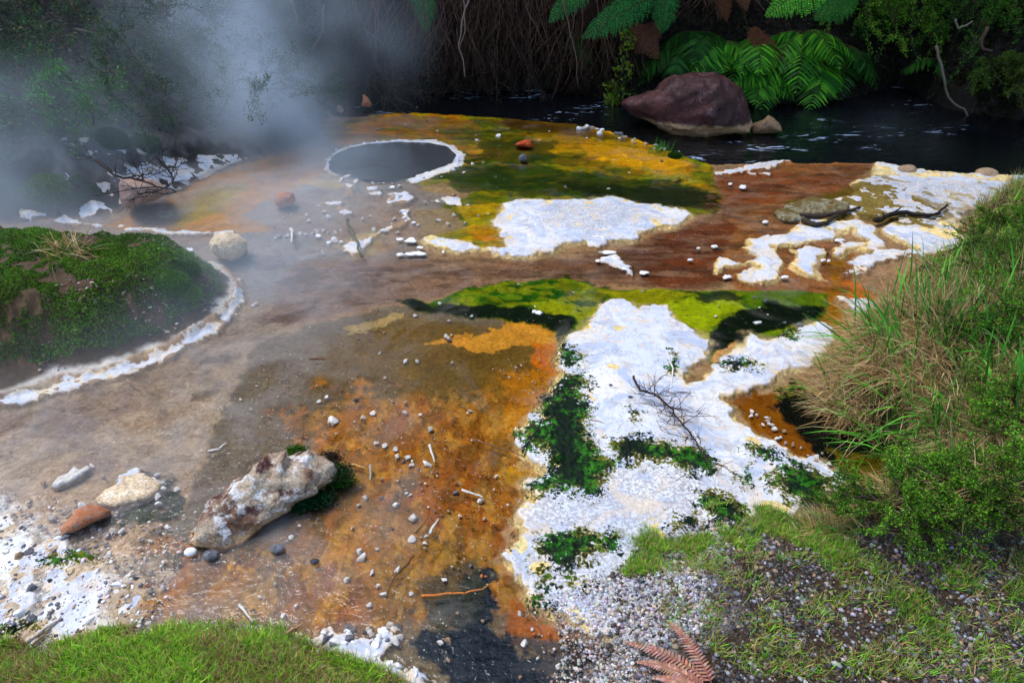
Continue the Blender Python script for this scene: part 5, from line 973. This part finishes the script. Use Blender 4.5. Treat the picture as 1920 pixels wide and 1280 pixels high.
# thin grass over the gravel and crust
mb = MB(); GP = W([(1130, 1035), (1180, 1020), (1300, 985), (1400, 960), (1500, 950), (1600, 1000), (1640, 1060), (1500, 1060), (1420, 1030), (1300, 1060), (1200, 1090), (1130, 1080)])
grass(mb, scatter(GP, 10500, r9, grow=.08, cond=lambda x, y: fbm(x, y, 9, 4, 72) + 3 * np.minimum(sdf(x, y, GP, .3), .1) > -.06 + .25 * r9.rand(len(x))), r9, .045, .0026, GG + ST[:2], 1.1, .25)
GP2 = W([(1200, 1060), (1500, 1060), (1800, 1080), (2000, 1300), (1400, 1300), (1250, 1200)])
grass(mb, scatter(GP2, 6200, r9, cond=lambda x, y: fbm(x, y, 11, 4, 73) + .3 * (r9.rand(len(x)) - .5) > .05), r9, .04, .0026, GG + ST, 1.2, .2)
GP3 = W([(1700, 1060), (2000, 1050), (2000, 1400), (1800, 1300), (1650, 1150)])
grass(mb, scatter(GP3, 6000, r9, cond=lambda x, y: fbm(x, y, 6, 3, 74) > .02), r9, .04, .0026, MG + GG[:2] + ST[:2], 1.2, .2)
tag(mb.build('sparse_grass', M_GRASS), kind='stuff')
mb = MB(); rbg = scatter(RBANK, 26000, r9, [0, .5], [5.2, 6], 0, lambda x, y: x > 1.9)
grass(mb, rbg[:14000], r9, .13, .0045, GG + ST, 1.2, .35); grass(mb, rbg[14000:], r9, .10, .004, ST + GG[:1], 1.4, .25)
gr2 = scatter(GRAVEL, 6000, r9, [1.4, .5], [4.6, 3], 0, lambda x, y: fbm(x, y, 6, 3, 75) > .0); grass(mb, gr2, r9, .05, .003, GG + ST, 1.2, .2)
tag(mb.build('bank_grass', M_GRASS), kind='stuff')
# dry tussock and tall blades on the near bank
def tussock(px, label, n, L, wd, cols, poly=None, seed=0, az=math.pi, azj=1.6, lean=1.2, bend=.5, name='grass_tussock', rad=.15, group=None, green=0, cat='grass tussock', dz=0):
    r = np.random.RandomState(seed + 40); c = G(*px); root = empty(name, c); tag(root, label, cat, group)
    ro = np.column_stack([c[0] + r.normal(0, rad, n), c[1] + r.normal(0, rad, n), np.zeros(n)]) if poly is None else scatter(poly, n, r)
    if poly is None: ro[:, 2] = H(ro[:, 0], ro[:, 1]) + dz
    mb = MB(); grass(mb, ro, r, L, wd, cols, lean, bend, az, azj=azj, segs=(1, .9, .75, .5, .05)); o = mb.build('dry_blade' if green >= 0 and cols is ST2 else 'foliage', M_DRY if n > 1000 else M_GRASS, loc=c); o.parent = root; o.location = (0, 0, 0)
    if green > 0:
        mb = MB(); grass(mb, ro[r.randint(n, size=green)], r, L * 1.3, wd * 2.6, GB, .9, .45, az, azj=azj, segs=(.8, 1, .8, .5, .05)); o = mb.build('green_blade', M_GRASS, loc=c); o.parent = root; o.location = (0, 0, 0)
    return root
ST2 = [(.56, .38, .17), (.44, .27, .12), (.28, .16, .07), (.68, .54, .29), (.44, .32, .13), (.14, .20, .04), (.09, .18, .03)]
tussock((1640, 690), 'large dry straw tussock with long green blades overhanging the white crust', 5000, .27, .0032, ST2[:5] + ST2[:3], W([(1560, 700), (1590, 620), (1660, 580), (1760, 600), (1760, 740), (1650, 745), (1580, 730)], .15), 1, math.pi * 1.05, 1.5, 1.3, .5, green=150)
tussock((1700, 800), 'brown dry grass hanging over the dark water hollow', 2600, .18, .0026, ST2, W([(1720, 780), (1780, 740), (1880, 800), (1820, 950), (1730, 930), (1720, 860)], .15), 2, -math.pi * .85, 1.2, 1.4, .6, green=160)
tussock((1600, 930), 'tangled dry grass at the corner where crust meets gravel', 1800, .15, .0024, ST2, W([(1540, 920), (1640, 880), (1720, 920), (1660, 990), (1560, 1000), (1500, 980)], .1), 3, -math.pi * .8, 2.2, 1.4, .4, green=60)
tussock((1780, 560), 'upright dry and green grass in front of the far right shrubs', 1700, .28, .0028, ST2, W([(1710, 580), (1800, 525), (1900, 530), (1900, 620), (1760, 640)], .15), 4, math.pi * .8, 2.5, 1.0, .35, green=70)
tussock((1850, 380), 'pale yellow grass at the bank edge behind the far right shrubs', 1400, .16, .003, [(.30, .30, .08), (.38, .34, .14), (.22, .24, .05)], W([(1830, 372), (1900, 352), (2000, 360), (2000, 400), (1840, 395)], .05), 5, math.pi, 2.5, 1.0, .3)
tussock((1870, 850), 'brown thatch of dead grass under the right hand shrubs', 2600, .20, .0026, ST2, W([(1800, 700), (1980, 650), (1980, 960), (1760, 950)], .2), 6, -math.pi * .8, 2.5, 1.3, .4, green=40)
tussock((1660, 660), 'clump of long arching bright green blades in the middle of the big tussock', 110, .48, .010, GB, None, 11, math.pi * 1.0, 1.3, 1.1, .55, rad=.10, name='grass_clump', cat='grass clump')
tussock((1700, 840), 'green blades arching left over the dark water hollow', 70, .44, .009, GB, None, 12, math.pi * 1.05, .9, 1.25, .45, rad=.09, name='grass_clump', cat='grass clump')
tussock((1800, 560), 'upright bright green blades beside the far right shrubs', 70, .44, .010, GB, None, 13, math.pi * .9, 2.2, .8, .35, rad=.14, name='grass_clump', cat='grass clump')
tussock((1900, 720), 'broad green blades at the right side above the lower shrubs', 45, .42, .013, GB, None, 14, math.pi * .9, 2.0, .9, .4, rad=.10, name='grass_clump', cat='grass clump')
tussock((1640, 720), 'long golden straw stalks arching out of the big tussock over the crust and dark water', 420, .42, .0035, [(.66, .50, .22), (.50, .36, .15), (.72, .60, .32)], W([(1590, 700), (1640, 620), (1780, 600), (1800, 760), (1700, 790), (1620, 750)], .18), 15, math.pi * 1.05, 1.3, 1.25, .55, name='grass_clump', cat='grass clump')
# straggling long stalks
stk = []
for i, (a, b, hz, lb) in enumerate([((1600, 640), (1600, 495), .30, 'tall single green blade standing at the left of the tussock'), ((1740, 620), (1735, 500), .4, 'upright green blade in the middle of the right bank grass'), ((1715, 600), (1713, 475), .4, 'tall thin green stalk in front of the dark hollow'),
  ((1680, 640), (1600, 540), .35, 'arching green blade leaning left from the tussock'), ((1810, 520), (1870, 385), .4, 'bent straw stalk crossing the right hand shrubs'), ((1850, 640), (1838, 545), .4, 'yellow green blade pair beside the right hand shrubs'), ((1640, 840), (1480, 905), .12, 'long straw stalk bowing down to the dark water'), ((1620, 820), (1560, 880), .1, 'short straw stalk over the dark water hollow'), ((1900, 800), (1910, 620), .4, 'broad green blade at the right side of the photo')]):
    g = G(*a); e = at(*b, g[1] - .05); mid = (g + e) / 2 + np.array([.0, 0, .08]); k = 9; t = np.linspace(0, 1, k)[:, None]; pts = (1 - t) ** 2 * g + 2 * t * (1 - t) * mid + t * t * e
    straw = 'straw' in lb; w_ = np.array([.5, .8, 1, 1, .95, .85, .65, .4, .05]) * (.003 if straw else .010); S = nrm(np.cross(nrm(np.gradient(pts, axis=0)), [0.2, -1, .3]))
    V = np.stack([pts - S * w_[:, None] * .5, pts + S * w_[:, None] * .5], 1).reshape(-1, 3); j = np.arange(k - 1) * 2
    mb = MB(); mb.add(V, np.stack([j, j + 1, j + 3, j + 2], 1), C=(.42, .30, .12) if straw else (.08, .34, .04)); tag(mb.build('tall_grass', M_GRASS, loc=g), lb, 'tall grass')
# ------------------------------------------------------------------ moss on the mound
r5 = np.random.RandomState(5)
MOP = MOUND
mc_ = lambda x, y: (x > -5) & (sdf(x, y, MOUND, .8) + .10 * fbm(x, y, 5, 3, 80) > .10) & (fbm(x, y, 9, 3, 81) > -.17)
ro = scatter(MOP, 170000, r5, [-4.6, 2], [0, 6], .1, mc_)
lump = fbm(ro[:, 0], ro[:, 1], 9, 3, 81); ro[:, 2] += np.clip(lump + .16, 0, .5) * .06 * r5.rand(len(ro)) ** .3
mb = MB(); n = len(ro); g_ = vnoise(ro[:, 0] * 5, ro[:, 1] * 5, 3)[:, None]; cc = jit([(.07, .20, .012), (.11, .28, .015), (.15, .26, .016), (.04, .07, .014)], n, .3, r5) * (.6 + .9 * g_)
diamonds(mb, ro, randdir(n, .0, r5), randdir(n, .0, r5), .011, .007, cc); tag(mb.build('moss', M_LEAF), kind='stuff')
mb = MB()
for i, (x, y, z, s, lb, c) in enumerate([(318, 518, .33, 34, 'green moss cushion near the right end of the mound', (.06, .17, .01)), (352, 541, .30, 22, 'small bright yellow green moss cushion low on the mound', (.13, .26, .015)), (345, 500, .34, 26, 'dark green moss cushion at the top right of the mound', (.035, .10, .01)), (92, 344, .40, 36, 'large bright green moss cushion on the far left slope', (.08, .16, .01)), (145, 368, .2, 14, 'small dark moss cushion right of the large left one', (.03, .07, .008)), (170, 352, .25, 14, 'round dark moss cushion beside the pink rock', (.02, .05, .008)), (148, 335, .3, 12, 'tiny moss cushion on the white far left slope', (.03, .07, .008)), (1265, 288, .03, 11, 'small green moss cushion at the river lip below the boulder', (.03, .11, .01)), (1215, 252, .02, 10, 'bright moss dab behind the algae shelf under the boulder', (.08, .24, .01)), (210, 252, .9, 26, 'mossy hump among the dark shrubs above the white slope', (.03, .08, .008)), (270, 262, .8, 24, 'second mossy hump above the white sinter slope', (.025, .07, .008))]):
    g = G(x, y + s * .5); sw = s * np.linalg.norm(g - CAM) / FPX; n = 2600; d = randdir(n, -.2, r5); pr = 1 + .22 * n3(d, 2.2, i)
    pts = g + d * np.array([sw, sw * .8, sw * .75]) * pr[:, None] * r5.uniform(.9, 1.03, (n, 1)); mb = MB(); V, F = ICO[3]; mb.add(g + V * np.array([sw, sw * .8, sw * .75]) * .93 * (1 + .22 * n3(V, 2.2, i))[:, None], T=F, C=np.array(c) * .6)
    diamonds(mb, pts, d + randdir(n, -1, r5) * .9, randdir(n, -1, r5), max(.010, sw * .09), max(.007, sw * .06), jit(c, n, .35, r5)); tag(mb.build('moss_cushion', M_LEAF, loc=g), lb, 'moss cushion')
# moss on the long rock
for a, (x, y, s, c) in enumerate([(555, 846, 22, (.05, .14, .01)), (625, 880, 26, (.04, .10, .01)), (606, 866, 24, (.03, .05, .012)), (636, 886, 30, (.02, .045, .010)), (618, 858, 24, (.05, .03, .02)), (645, 900, 22, (.05, .14, .01)), (560, 950, 22, (.008, .05, .015)), (605, 932, 26, (.01, .06, .015)), (562, 858, 18, (.03, .05, .012)), (585, 940, 24, (.008, .05, .015)), (630, 905, 18, (.04, .12, .01))]):
    d0 = P(x, y, .06 if y < 900 else .01); n = 1300; q = d0 + r5.normal(0, 1, (n, 3)) * np.array([.016, .012, .006]) * s / 20; mb = MB(); diamonds(mb, q, randdir(n, -.1, r5), randdir(n, 0, r5), .009, .006, jit(c, n, .4, r5)); o = mb.build('moss_patch', M_LEAF, loc=logr.location); o.parent = logr; o.location = (0, 0, 0)
# small tufts by the river
for i, (x, y, n, L, w_, lb) in enumerate([(990, 218, 60, .26, .007, 'green grass tuft at the river lip left of centre'), (1030, 226, 90, .16, .005, 'short olive grass tuft along the river lip'), (1120, 236, 70, .20, .006, 'green grass tuft left of the big boulder'), (1168, 252, 60, .16, .005, 'wispy grass tuft under the left tip of the boulder'), (1242, 282, 70, .13, .006, 'small green grass tuft on the lip in front of the boulder'), (1215, 246, 60, .16, .005, 'dark grass tuft between boulder and algae shelf')]):
    tussock((x, y), lb, n, L, w_, [(.04, .20, .02), (.06, .24, .02), (.03, .10, .015)] if i != 1 else [(.10, .12, .02), (.16, .14, .04)], seed=60 + i, az=0, azj=math.pi, lean=.8, bend=.25, rad=.06, name='grass_tuft', cat='grass tuft')
tussock((125, 478), 'dry straw tuft sitting on top of the mossy mound', 160, .22, .005, ST2, seed=70, az=0, azj=math.pi, lean=1.4, bend=.5, rad=.05, name='grass_tuft', cat='grass tuft')
# ------------------------------------------------------------------ far bank growth
r6 = np.random.RandomState(6)
def hill_pts(n, xlo, xhi, ylo, yhi, r):
    ox = r.uniform(xlo, xhi, n); oy = r.uniform(ylo, yhi, n); gx = np.linspace(xlo, xhi, 26); gy = np.linspace(ylo, yhi, 12)
    tab = np.array([[G(a, b) for a in gx] for b in gy]); fx = (ox - xlo) / (xhi - xlo) * 24.99; fy = (oy - ylo) / (yhi - ylo) * 10.99; ix = fx.astype(int); iy = fy.astype(int); ux = (fx - ix)[:, None]; uy = (fy - iy)[:, None]
    p = tab[iy, ix] * (1 - ux) * (1 - uy) + tab[iy, ix + 1] * ux * (1 - uy) + tab[iy + 1, ix] * (1 - ux) * uy + tab[iy + 1, ix + 1] * ux * uy
    return p
p = hill_pts(60000, -80, 2000, -160, 235, r6)
far_ = sdf(p[:, 0], p[:, 1], FARBANK, 1.2); p = p[(far_ > .0 + .05 * r6.rand(len(p)))]; p[:, 2] = H(p[:, 0], p[:, 1]) + .01
n = len(p); left = p[:, 0] < 0; cc = jit([(.012, .018, .008), (.03, .02, .012), (.015, .03, .01), (.045, .028, .016)], n, .5, r6); mb = MB()
diamonds(mb, p, randdir(n, -.9, r6) + np.array([0, -.6, -.5]), np.tile([0, -.8, .6], (n, 1)) + r6.normal(0, .5, (n, 3)), .07, .022, cc); tag(mb.build('undergrowth', M_LEAF), kind='stuff')
DG = [(.018, .06, .018), (.03, .09, .024), (.05, .13, .03), (.010, .03, .010)]
for i, (x, y, dz, sp, hg, dr, cs, lb) in enumerate([
    (60, 190, 0, .9, .5, .25, [(.06, .22, .05), (.09, .28, .06), (.04, .14, .04)], 'feathery green shrub with drooping tips at the far left side'), (20, 60, 0, .9, .7, .2, DG, 'dark shrub in the top left corner'), (190, 90, 0, 1.0, .7, .2, DG, 'dark shrub in the steam right of the top left corner'),
    (250, 150, 0, .8, .45, .2, DG, 'dark feathery shrub low behind the white sinter slope'), (340, 60, 0, 1.0, .7, .2, [(.03, .07, .03), (.02, .05, .02)], 'misty green shrub up the slope left of the thickest steam'), (400, 170, 0, .8, .4, .1, DG, 'low shrub over the upper edge of the ochre pool'), (470, 140, 0, .9, .6, .2, DG, 'misty shrub straight behind the ochre pool'),
    (520, 30, 0, .9, .6, .2, DG, 'hazy shrub at the top within the thickest steam'), (580, 190, 0, .6, .35, .15, DG, 'low shrub where the steam meets the river'), (690, 120, 0, .8, .4, .3, [(.03, .035, .02), (.04, .035, .025)], 'sparse twiggy shrub behind the hot pool'), (60, 250, 0, .5, .25, .05, DG, 'low dark shrub on the far left slope beside the moss')]):
    shrub(G(x, y), lb, sp, hg, 13, 13, 60, .035, .010, cs, dr, (0, -.25, .05), seed=20 + i, stemr=.014, stemc=(.06, .045, .04))
for i, (x, Y, y, sp, hg, lb, cs) in enumerate([(1700, 8.6, -10, .75, .35, 'fine leaved green shrub hanging in at the top right', LG), (1600, 8.3, 0, .5, .3, 'fine leaved shrub right of the bright fern fronds at the top', LG), (1860, 8.2, 20, .8, .5, 'fine leaved dark shrub in the top right corner', MG), (1870, 7.8, 130, .55, .3, 'olive green shrub drooping over the river at far right', [(.09, .17, .02), (.06, .12, .015)])]):
    shrub(G(x, y) + np.array([0, -.15, .05]), lb, sp, hg, 14, 14, 80, .026, .013, cs, .35, (0, -.2, -.12), seed=50 + i, stemr=.012)
shrub(at(1160, 195, 8.0), 'thin sapling with yellow green leaves left of the big boulder', .16, .75, 5, 9, 9, .05, .03, [(.16, .22, .015), (.10, .18, .012)], .0, (-.05, 0, 0), seed=61, stemr=.007, name='sapling', cat='sapling', tw=.25)
shrub(G(1930, 262), 'bright leafed sprig poking in at the right side over the river', .12, .12, 6, 6, 10, .03, .02, BG, .05, seed=62, stemr=.004, name='sprig', cat='sprig') if False else None
# hanging dead roots and stalks
def curtain(x0, x1, ytop, ybot, Y, n, label, seed, cols, name='hanging_roots', wind=.06):
    r = np.random.RandomState(seed); base = at((x0 + x1) / 2, ytop, Y); ms = MB()
    Y = min(Y, G((x0 + x1) / 2, (max(ytop, 0) + ybot) / 2)[1] - .1)
    for k in range(n):
        xa = r.uniform(x0, x1); yb = r.uniform(ytop + (ybot - ytop) * .4, ybot); Yk = Y + r.uniform(-.25, .25); a = at(xa, ytop - r.uniform(0, 60), Yk + .1); b = at(xa + r.uniform(-90, 70), yb, Yk - .15)
        tube(ms, wiggle(a, b, 9, .035, .02, r), np.linspace(.007, .0025, 9) * r.uniform(.4, 1.2), jit(cols, 1, .35, r)[0], 3)
    o = ms.build(name, M_BARK, loc=base); tag(o, label, 'roots'); return o
RC = [(.08, .035, .022), (.13, .065, .04), (.045, .024, .018), (.17, .10, .065)]
for a in [(640, 740, 10, 150, 8.2, 60, 'misty tangle of grey hanging roots behind the hot pool', 1), (760, 870, 0, 165, 8.5, 120, 'brown hanging roots left of the river centre', 2), (870, 990, -20, 165, 8.6, 230, 'thick curtain of red brown hanging roots at the top centre', 3), (990, 1090, -10, 170, 8.6, 180, 'brown hanging roots over the river right of centre', 4), (1080, 1180, 20, 190, 8.5, 130, 'dry hanging stalks just left of the big boulder', 5), (1290, 1400, -40, 60, 8.7, 80, 'dead brown fern skirts above the strap ferns', 6)]:
    curtain(*a, RC)
shrub(at(930, 90, 8.9), 'dead twiggy brown bush in the middle of the far bank', .9, .4, 16, 20, 30, .05, .006, [(.05, .03, .02), (.08, .05, .03), (.02, .02, .012)], .45, (0, -.2, -.1), seed=70, stemr=.009, stemc=(.08, .05, .04))
shrub(at(760, 70, 8.8), 'dead twiggy bush half lost in steam at the top', .8, .5, 16, 20, 30, .05, .006, [(.05, .04, .03), (.03, .03, .02)], .45, (0, -.2, -.1), seed=71, stemr=.009, stemc=(.09, .07, .06))
shrub(at(1110, 110, 8.9), 'dark brown bush between the roots and the boulder', .6, .4, 14, 18, 40, .045, .010, [(.04, .02, .012), (.02, .03, .01)], .4, (0, -.2, -.1), seed=72, stemr=.008, stemc=(.07, .04, .03))
def vine(pts, Y, r, col, label, name='vine', cat='vine'):
    q = [at(x, y, Y) for x, y in pts]; pp = np.vstack([wiggle(a, b, 5, .06)[:-1] for a, b in zip(q[:-1], q[1:])] + [q[-1:]]); mb = MB(); tube(mb, pp, np.linspace(r, r * .6, len(pp)), col, 6); tag(mb.build(name, M_BARK, loc=q[0]), label, cat)
vine([(1755, 86), (1760, 110), (1768, 140), (1774, 170), (1786, 192), (1808, 204), (1815, 220)], 7.5, .016, (.20, .16, .12), 'pale crooked branch hanging to the river at upper right', 'hanging_branch', 'branch')
vine([(1852, 50), (1838, 78), (1842, 92), (1860, 96)], 7.6, .018, (.10, .06, .045), 'short brown crooked branch right of the pale hanging one', 'hanging_branch', 'branch')
vine([(1690, 50), (1795, 55), (1800, 40)][:0] or [(1792, 36), (1796, 54), (1812, 48), (1824, 40)], 7.8, .012, (.2, .17, .12), 'small pale forked branch among the leaves at top right', 'hanging_branch', 'branch')
vine([(882, -10), (866, 40), (860, 90), (872, 145)], 8.0, .010, (.28, .20, .17), 'pale pinkish vine hanging at the top left of the river', 'vine')
vine([(868, -10), (872, 50), (862, 92)], 8.0, .008, (.22, .16, .14), 'second thinner pale vine beside the pinkish one')
vine([(1050, -10), (1068, 60), (1082, 120), (1085, 165)], 8.0, .009, (.16, .10, .07), 'long brown stalk hanging right of centre to the river')
vine([(545, -5), (556, 30), (554, 60)], 7.6, .016, (.14, .12, .11), 'pale bare stem in the steam at the top')
vine([(608, 10), (606, 60), (585, 95), (566, 122)], 7.6, .012, (.16, .14, .13), 'curved bare stem in the steam right of the straight one')
vine([(690, 30), (682, 55), (710, 75), (720, 85)], 7.9, .010, (.14, .12, .12), 'hooked bare stem left of the hanging roots')
# unseen trees added behind the bank to shade it and darken reflections
def tree(x, y, hgt, label, seed, cs):
    r = np.random.RandomState(seed + 900); z0 = float(H(x, y)[0]); root = empty('tree', (x, y, z0)); tag(root, label, 'tree', 'unseen trees added to shade the gully')
    mb = MB(); w = wiggle(np.array([x, y, z0 - .2]), np.array([x + r.uniform(-.4, .4), y - .6, z0 + hgt * .85]), 8, .05, 0, r); tube(mb, w, np.linspace(.12, .04, 8), (.06, .045, .035), 8)
    mf = MB(); Pl = []
    for k in range(24):
        i = r.randint(2, 8); d = randdir(1, -.1, r)[0]; d[1] -= .1; e = w[i] + nrm(d) * min(hgt, 6) * r.uniform(.22, .42); w2 = wiggle(w[i], e, 6, .08, .03, r); tube(mb, w2, np.linspace(.04, .01, 6), (.06, .045, .035), 5)
        for m in range(5):
            c = w2[r.randint(2, 6)] + r.normal(0, .22, 3); Pl.append(c + r.normal(0, 1, (150, 3)) * np.array([.42, .42, .26]))
    Pl = np.vstack(Pl); n = len(Pl); diamonds(mf, Pl, randdir(n, -1, r), randdir(n, -.2, r), .20, .11, jit(cs, n, .4, r))
    for nm, m_, mt in (('trunk', mb, M_BARK), ('crown', mf, M_LEAF)):
        o = m_.build(nm, mt, loc=(x, y, z0)); o.parent = root; o.location = (0, 0, 0)
for i, (x, y, h_) in enumerate([(-4.6, 10.8, 4), (-2.6, 11.0, 6.5), (-.6, 11.4, 8.5), (1.4, 11.6, 9), (3.2, 11.4, 9), (5.2, 11.0, 9), (7.4, 10.0, 8.5), (9.4, 8.2, 7.5), (-3.8, 13, 6), (.4, 13.6, 9.5), (2.4, 13.8, 10), (4.4, 13.6, 10), (7, 12.6, 9), (9.5, 11, 8)]):
    tree(x, y, h_, 'unseen dark leafed tree added to shade the far side of the gully', i, DG)
# ------------------------------------------------------------------ steam
def steam(name, lo, hi, blobs, seed, label, dens=1.0):
    lo = np.array(lo); hi = np.array(hi); v = [(x, y, z) for x in (lo[0], hi[0]) for y in (lo[1], hi[1]) for z in (lo[2], hi[2])]
    f = [(0, 1, 3, 2), (4, 6, 7, 5), (0, 4, 5, 1), (2, 3, 7, 6), (0, 2, 6, 4), (1, 5, 7, 3)]
    me = bpy.data.meshes.new(name); me.from_pydata(v, [], f); t = NT('steam_vapour'); p = t.pos(); tot = None
    for c, s, a in blobs:
        d = t.node('VectorMath', {0: p, 1: tuple(c)}, operation='SUBTRACT').outputs[0]
        d = t.node('VectorMath', {0: d, 1: tuple(s)}, operation='DIVIDE').outputs[0]
        l = t.node('VectorMath', {0: d}, operation='LENGTH').outputs['Value']
        g = t.math('MULTIPLY', t.mapr(l, 1.0, 0.0), a); tot = g if tot is None else t.math('ADD', tot, g)
    n = t.noise(.9, 2, .6, vec=t.node('VectorMath', {0: p, 1: (seed, 0, 0)}, operation='ADD').outputs[0])
    tot = t.math('MULTIPLY', t.math('MULTIPLY', tot, t.mapr(n, .36, .66, .3, 3.9)), dens)
    vs = t.node('VolumePrincipled', {'Color': (.76, .88, 1, 1), 'Anisotropy': 0.0}).outputs[0]
    t.L.new(tot, vs.node.inputs['Density'])
    m = t.out(vol=vs); me.materials.append(m); o = bpy.data.objects.new(name, me); COL.objects.link(o); tag(o, kind='stuff')
q = lambda x, y, Y: at(x, y, Y)
steam('steam', (-7.0, 1.9, -.05), (1.2, 9.4, 2.3), [
    (q(420, 90, 6.6), (1.05, 1.2, 1.2), .62), (q(520, 210, 6.2), (.95, 1.1, .8), .50), (q(640, 310, 5.6), (.7, .7, .4), .50), (q(280, 60, 7.0), (1.6, 1.3, .9), .14),
    (q(600, 60, 7.0), (1.3, 1.2, 1.3), .20), (q(20, 330, 4.6), (1.1, 1.6, .9), .34), (q(60, 640, 3.0), (1.2, 1.1, .5), .20), (q(100, 160, 6.0), (2.4, 1.5, 1.2), .07), (q(540, 380, 4.9), (1.3, 1.0, .5), .30), (q(-60, 760, 2.6), (.9, 1.0, .6), .34), (q(300, 520, 3.6), (2.0, 1.5, .5), .20), (q(480, 560, 3.6), (1.0, .9, .35), .12)],
    3.0, None)
steam('steam', (2.6, 4.8, -.06), (5.4, 7.6, 1.0), [(q(1690, 262, 6.2), (.5, .6, .40), .05), (q(1600, 240, 6.6), (.7, .6, .4), .02)], 9.0, None)
cy.volume_step_rate = .6
